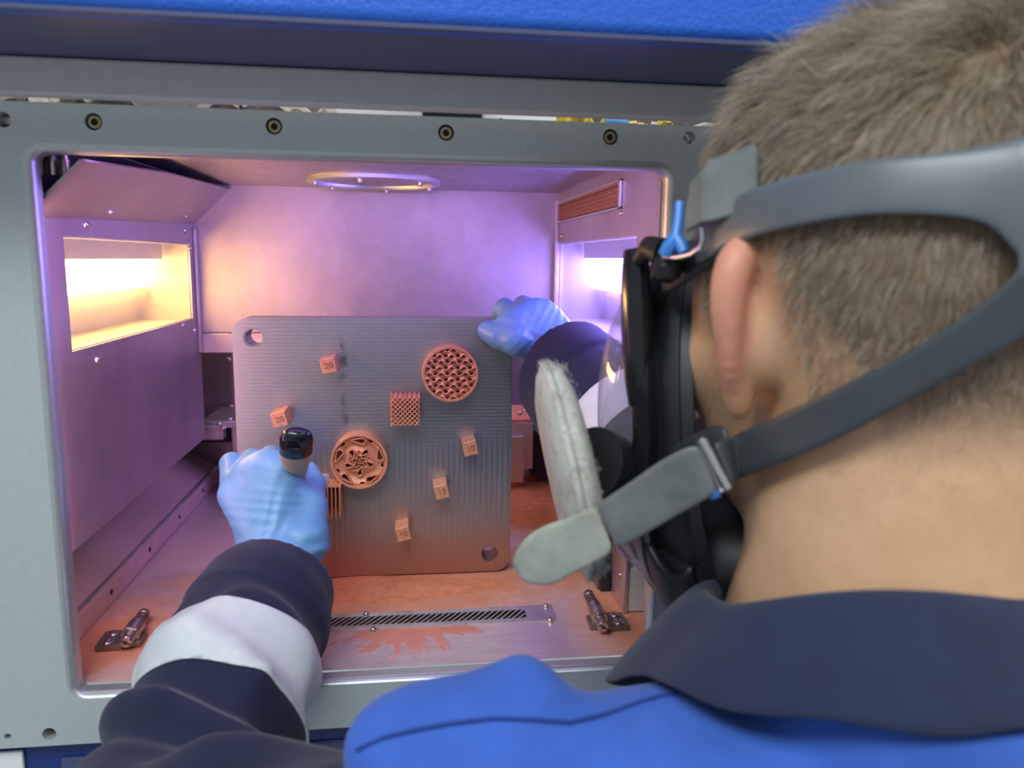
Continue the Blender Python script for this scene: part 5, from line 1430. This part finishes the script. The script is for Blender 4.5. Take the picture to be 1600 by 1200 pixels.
# strap end folded back over the upper buckle: grey tab
def slab_from_px(name, corners, mat, thick, rnd=0.0, mirror=True, label=None):
    """corners: (px, py, depth) outline of a flat strap piece"""
    pts = [A(*c) for c in corners]
    c = np.mean(pts, 0); n_ = np.zeros(3)
    for i in range(len(pts)): n_ += np.cross(pts[i] - c, pts[(i + 1) % len(pts)] - c)
    n_ /= np.linalg.norm(n_); n_ = n_ if n_ @ V3(CZ) > 0 else -n_
    def mk(ps, nn):
        o = MB().prism([Vector(p) for p in ps], Vector(nn * thick)).build(name, mat, bevel=min(0.0009, thick * 0.4)); return keep(o, mask)
    o = mk(pts, n_)
    if label: o['label'] = label
    if mirror:
        ps = to_head(np.array(pts)); ps[:, 0] *= -1; nn = n_ @ HB; nn[0] *= -1; o2 = mk(list(ps @ HB.T + E0), HB @ nn)
        if label: o2['label'] = label
    return o
slab_from_px('strap_tab', [(1100, 262, 0.321), (1104, 250, 0.320), (1170, 227, 0.305), (1179, 229, 0.303), (1182, 240, 0.303), (1181, 318, 0.303), (1172, 328, 0.305), (1110, 347, 0.319), (1098, 346, 0.321)], M['tab'], 0.0028, label='dusty grey strap end folded back at the temple')
slab_from_px('tab_fold', [(1100, 260, 0.321), (1098, 346, 0.321), (1068, 362, 0.337), (1070, 330, 0.337), (1078, 285, 0.334)], M['tab'], 0.0028, label='dusty grey fold of the strap end')
# dark strap between lens frame and upper buckle
ribbon('temple_lug', [[A(1034, 398, .392), A(1032, 430, .392), A(1030, 468, .390)], [A(1060, 388, .372), A(1060, 415, .372), A(1062, 452, .372)], [A(1092, 368, .350), A(1096, 396, .349), A(1100, 424, .349)], [A(1124, 345, .331), A(1128, 374, .330), A(1132, 404, .330)]], M['strap_dark'], 0.0035)
def wire(name, pxs, r, mat, mirror=True, closed=False):
    pts = [A(*p) for p in pxs]
    if closed: pts = pts + [pts[0]]
    keep(MB().tube(pts, r, 10).build(name, mat, smooth=True), mask)
    if mirror:
        q = to_head(np.array(pts)); q[:, 0] *= -1; keep(MB().tube(list(q @ HB.T + E0), r, 10).build(name, mat, smooth=True), mask)
wire('buckle_wire', [(1097, 352, .330), (1098, 375, .330), (1094, 388, .332), (1080, 397, .338), (1060, 402, .346), (1038, 402, .356), (1036, 396, .356)], .0011, M['chrome'])
def knob(px, py, d, r, mat, name):
    p = A(px, py, d); s = lambda P: ell(P, p, (r, r, r))
    keep(MB().lathe([(-r, r * .2), (-r * .7, r * .72), (0, r), (r * .7, r * .72), (r, r * .2)], Vector(p), Vector(hu), 16).build(name, mat, smooth=True), mask)
knob(1044, 418, .362, .0075, M['rubber'], 'buckle_knob')
# blue strap keeper
wire('strap_keeper', [(1062, 316, .352), (1060, 345, .351), (1056, 372, .350)], [.0022, .0024, .0028], M['keeper'])
wire('strap_keeper', [(1056, 370, .350), (1045, 385, .351), (1038, 398, .353)], [.0028, .0034, .0030], M['keeper'])
wire('strap_keeper', [(1056, 370, .350), (1066, 385, .348), (1070, 396, .346)], [.0028, .0032, .0026], M['keeper'])

# lower buckle, lug to the frame and the dangling strap tail
BZ = .322
ribbon('jaw_lug', [[A(1040, 700, .385), A(1044, 728, .385), A(1050, 756, .385)], [A(1075, 680, .362), A(1080, 710, .361), A(1086, 745, .360)], [A(1118, 660, .340), A(1124, 694, .339), A(1132, 735, .338)], [A(1136, 664, .334), A(1142, 700, .333), A(1150, 742, .332)]], M['strap_dark'], 0.0035)
wire('buckle_bar', [(1098, 688, .316), (1108, 705, .316), (1122, 733, .3155), (1138, 762, .316)], .0019, M['chrome'])
wire('buckle_wire', [(1098, 688, .316), (1092, 690, .320), (1102, 715, .321), (1118, 748, .321), (1128, 768, .319), (1138, 762, .316)], .0012, M['chrome'])
wire('strap_keeper', [(1108, 770, .323), (1124, 768, .323)], [.0030, .0026], M['keeper'])
lo_in = [[A(1112, 690, .318), A(1121, 712, .318), A(1131, 736, .318), A(1140, 758, .318)], [A(1130, 688, .318), A(1138, 710, .318), A(1145, 733, .318), A(1150, 757, .318)]]
rr_ = strap_rows([1150, 1180], lo_top, lo_bot, 4, HAIR * 0.8)
ribbon('strap_joint', lo_in + rr_, M['strap_low'], 0.0022)
tail_c = [((1092, 692), (1124, 768), .318), ((1060, 702), (1096, 786), .321), ((1020, 726), (1058, 806), .326), ((975, 760), (1008, 836), .331), ((930, 786), (962, 862), .335), ((895, 806), (925, 882), .338), ((868, 814), (893, 898), .340), ((836, 826), (868, 914), .342), ((812, 848), (842, 916), .343), ((799, 878), (814, 908), .344)]
rows = []
for (a, b2, d) in tail_c:
    rows.append([A(a[0] + (b2[0] - a[0]) * k / 4, a[1] + (b2[1] - a[1]) * k / 4, d) for k in range(5)])
P = np.array(rows); nr, nc = P.shape[:2]
fs = np.array([(i * nc + j, (i + 1) * nc + j, (i + 1) * nc + j + 1, i * nc + j + 1) for i in range(nr - 1) for j in range(nc - 1)])
for half, nm, lab, mt, sel in ((0, 'strap_tail', 'grey rubber strap running from the lower buckle', 'tail_dark', fs[: 4 * (nc - 1)]), (1, 'strap_end', 'pale dusty rounded end of the hanging strap', 'tail', fs[4 * (nc - 1):])):
    used = np.unique(sel); mp = -np.ones(len(P.reshape(-1, 3)), int); mp[used] = np.arange(len(used))
    o = keep(np_mesh(nm, P.reshape(-1, 3)[used], mp[sel], M[mt]), mask); o['label'] = lab
    md = o.modifiers.new('thick', 'SOLIDIFY'); md.thickness = 0.0026; md.offset = 0
    md = o.modifiers.new('sub', 'SUBSURF'); md.levels = 2; md.render_levels = 2
q = to_head(P.reshape(-1, 3)); q[:, 0] *= -1
o = keep(np_mesh('strap_tail', q @ HB.T + E0, fs[:, ::-1], M['tail']), mask); md = o.modifiers.new('thick', 'SOLIDIFY'); md.thickness = 0.0026; md.offset = 0

# round felt filters on both cheeks
def felt_filter(c, n, r, lab):
    n = Vector(n).normalized(); c = Vector(c)
    o = keep(MB().lathe([(-.0095, .004), (-.0092, r * .80), (-.0060, r * .93), (-.0016, r * .985), (-.0004, r * .97), (0, r * .955), (.0004, r * .97), (.0012, r * 1.0), (.0034, r * 1.0), (.0042, r * .97), (.0048, r * .94), (.0068, r * .90), (.0098, r * .70), (.0102, .004)], c, n, 64).build('filter_disc', M['felt'], smooth=True, angle=1.3), mask)
    o['label'] = lab
    rng = np.random.default_rng(11); ns = 2600; K = 3
    u = np.array(n.orthogonal().normalized()); w = np.cross(np.array(n), u); an = rng.uniform(0, 2 * math.pi, ns); ax = rng.uniform(-.009, .004, ns)
    rad = u[None] * np.cos(an)[:, None] + w[None] * np.sin(an)[:, None]
    clump = 0.5 + 0.5 * np.sin(an * 23 + 2 * np.sin(an * 7)); L = rng.uniform(.0006, .0030, ns) * (0.4 + clump)
    base = np.array(c)[None] + rad * (r * np.where(ax < 0, 1 + ax * 18 * (ax < -.001) * .5, 1.0))[:, None] + np.array(n)[None] * ax[:, None]
    d = rad + rng.normal(0, .6, (ns, 3)); d /= np.linalg.norm(d, axis=1, keepdims=True)
    Pp = np.stack([base + d * L[:, None] * f + rng.normal(0, .0004, (ns, 3)) * f for f in (0, .5, 1)], 1)
    hc = bpy.data.hair_curves.new('fuzz'); hc.add_curves([K] * ns); hc.attributes['position'].data.foreach_set('vector', Pp.astype(np.float32).ravel())
    ra = hc.attributes.get('radius') or hc.attributes.new('radius', 'FLOAT', 'POINT'); ra.data.foreach_set('value', np.full(ns * K, .00006, np.float32))
    hc.materials.append(M['felt']); fz = bpy.data.objects.new('fuzz', hc); COL.objects.link(fz); fz['kind'] = 'stuff'; fz.parent = o
    return o
fc = A(889, 733, .412); fn_ = -0.976 * V3(CX) + 0.205 * V3(CY) - 0.03 * V3(CZ)
felt_filter(fc, fn_, 0.0585, 'white fuzzy round filter on the left cheek')
def bayonet(c, n):
    root = H(-0.045, 0.125, -0.092); c = np.array(c)
    return root
for sx in (-1, 1):
    a = H(sx * 0.040, 0.128, -0.092)
    if sx < 0: b2 = np.array(fc) - fn_ / np.linalg.norm(fn_) * 0.012; nn = b2 - a
    else:
        qf = to_head(np.array(fc)[None])[0]; qf[0] *= -1; nf = fn_ @ HB; nf[0] *= -1; nf = HB @ nf; c2 = H(*qf)
        felt_filter(c2, nf, 0.0585, 'white fuzzy round filter on the right cheek'); b2 = c2 - nf / np.linalg.norm(nf) * 0.012; nn = b2 - a
    Ln = float(np.linalg.norm(nn))
    keep(MB().lathe([(0, .016), (Ln * .5, .019), (Ln * .8, .021), (Ln, .021)], Vector(a), Vector(nn), 28).build('filter_holder', M['rubber'], smooth=True), mask)
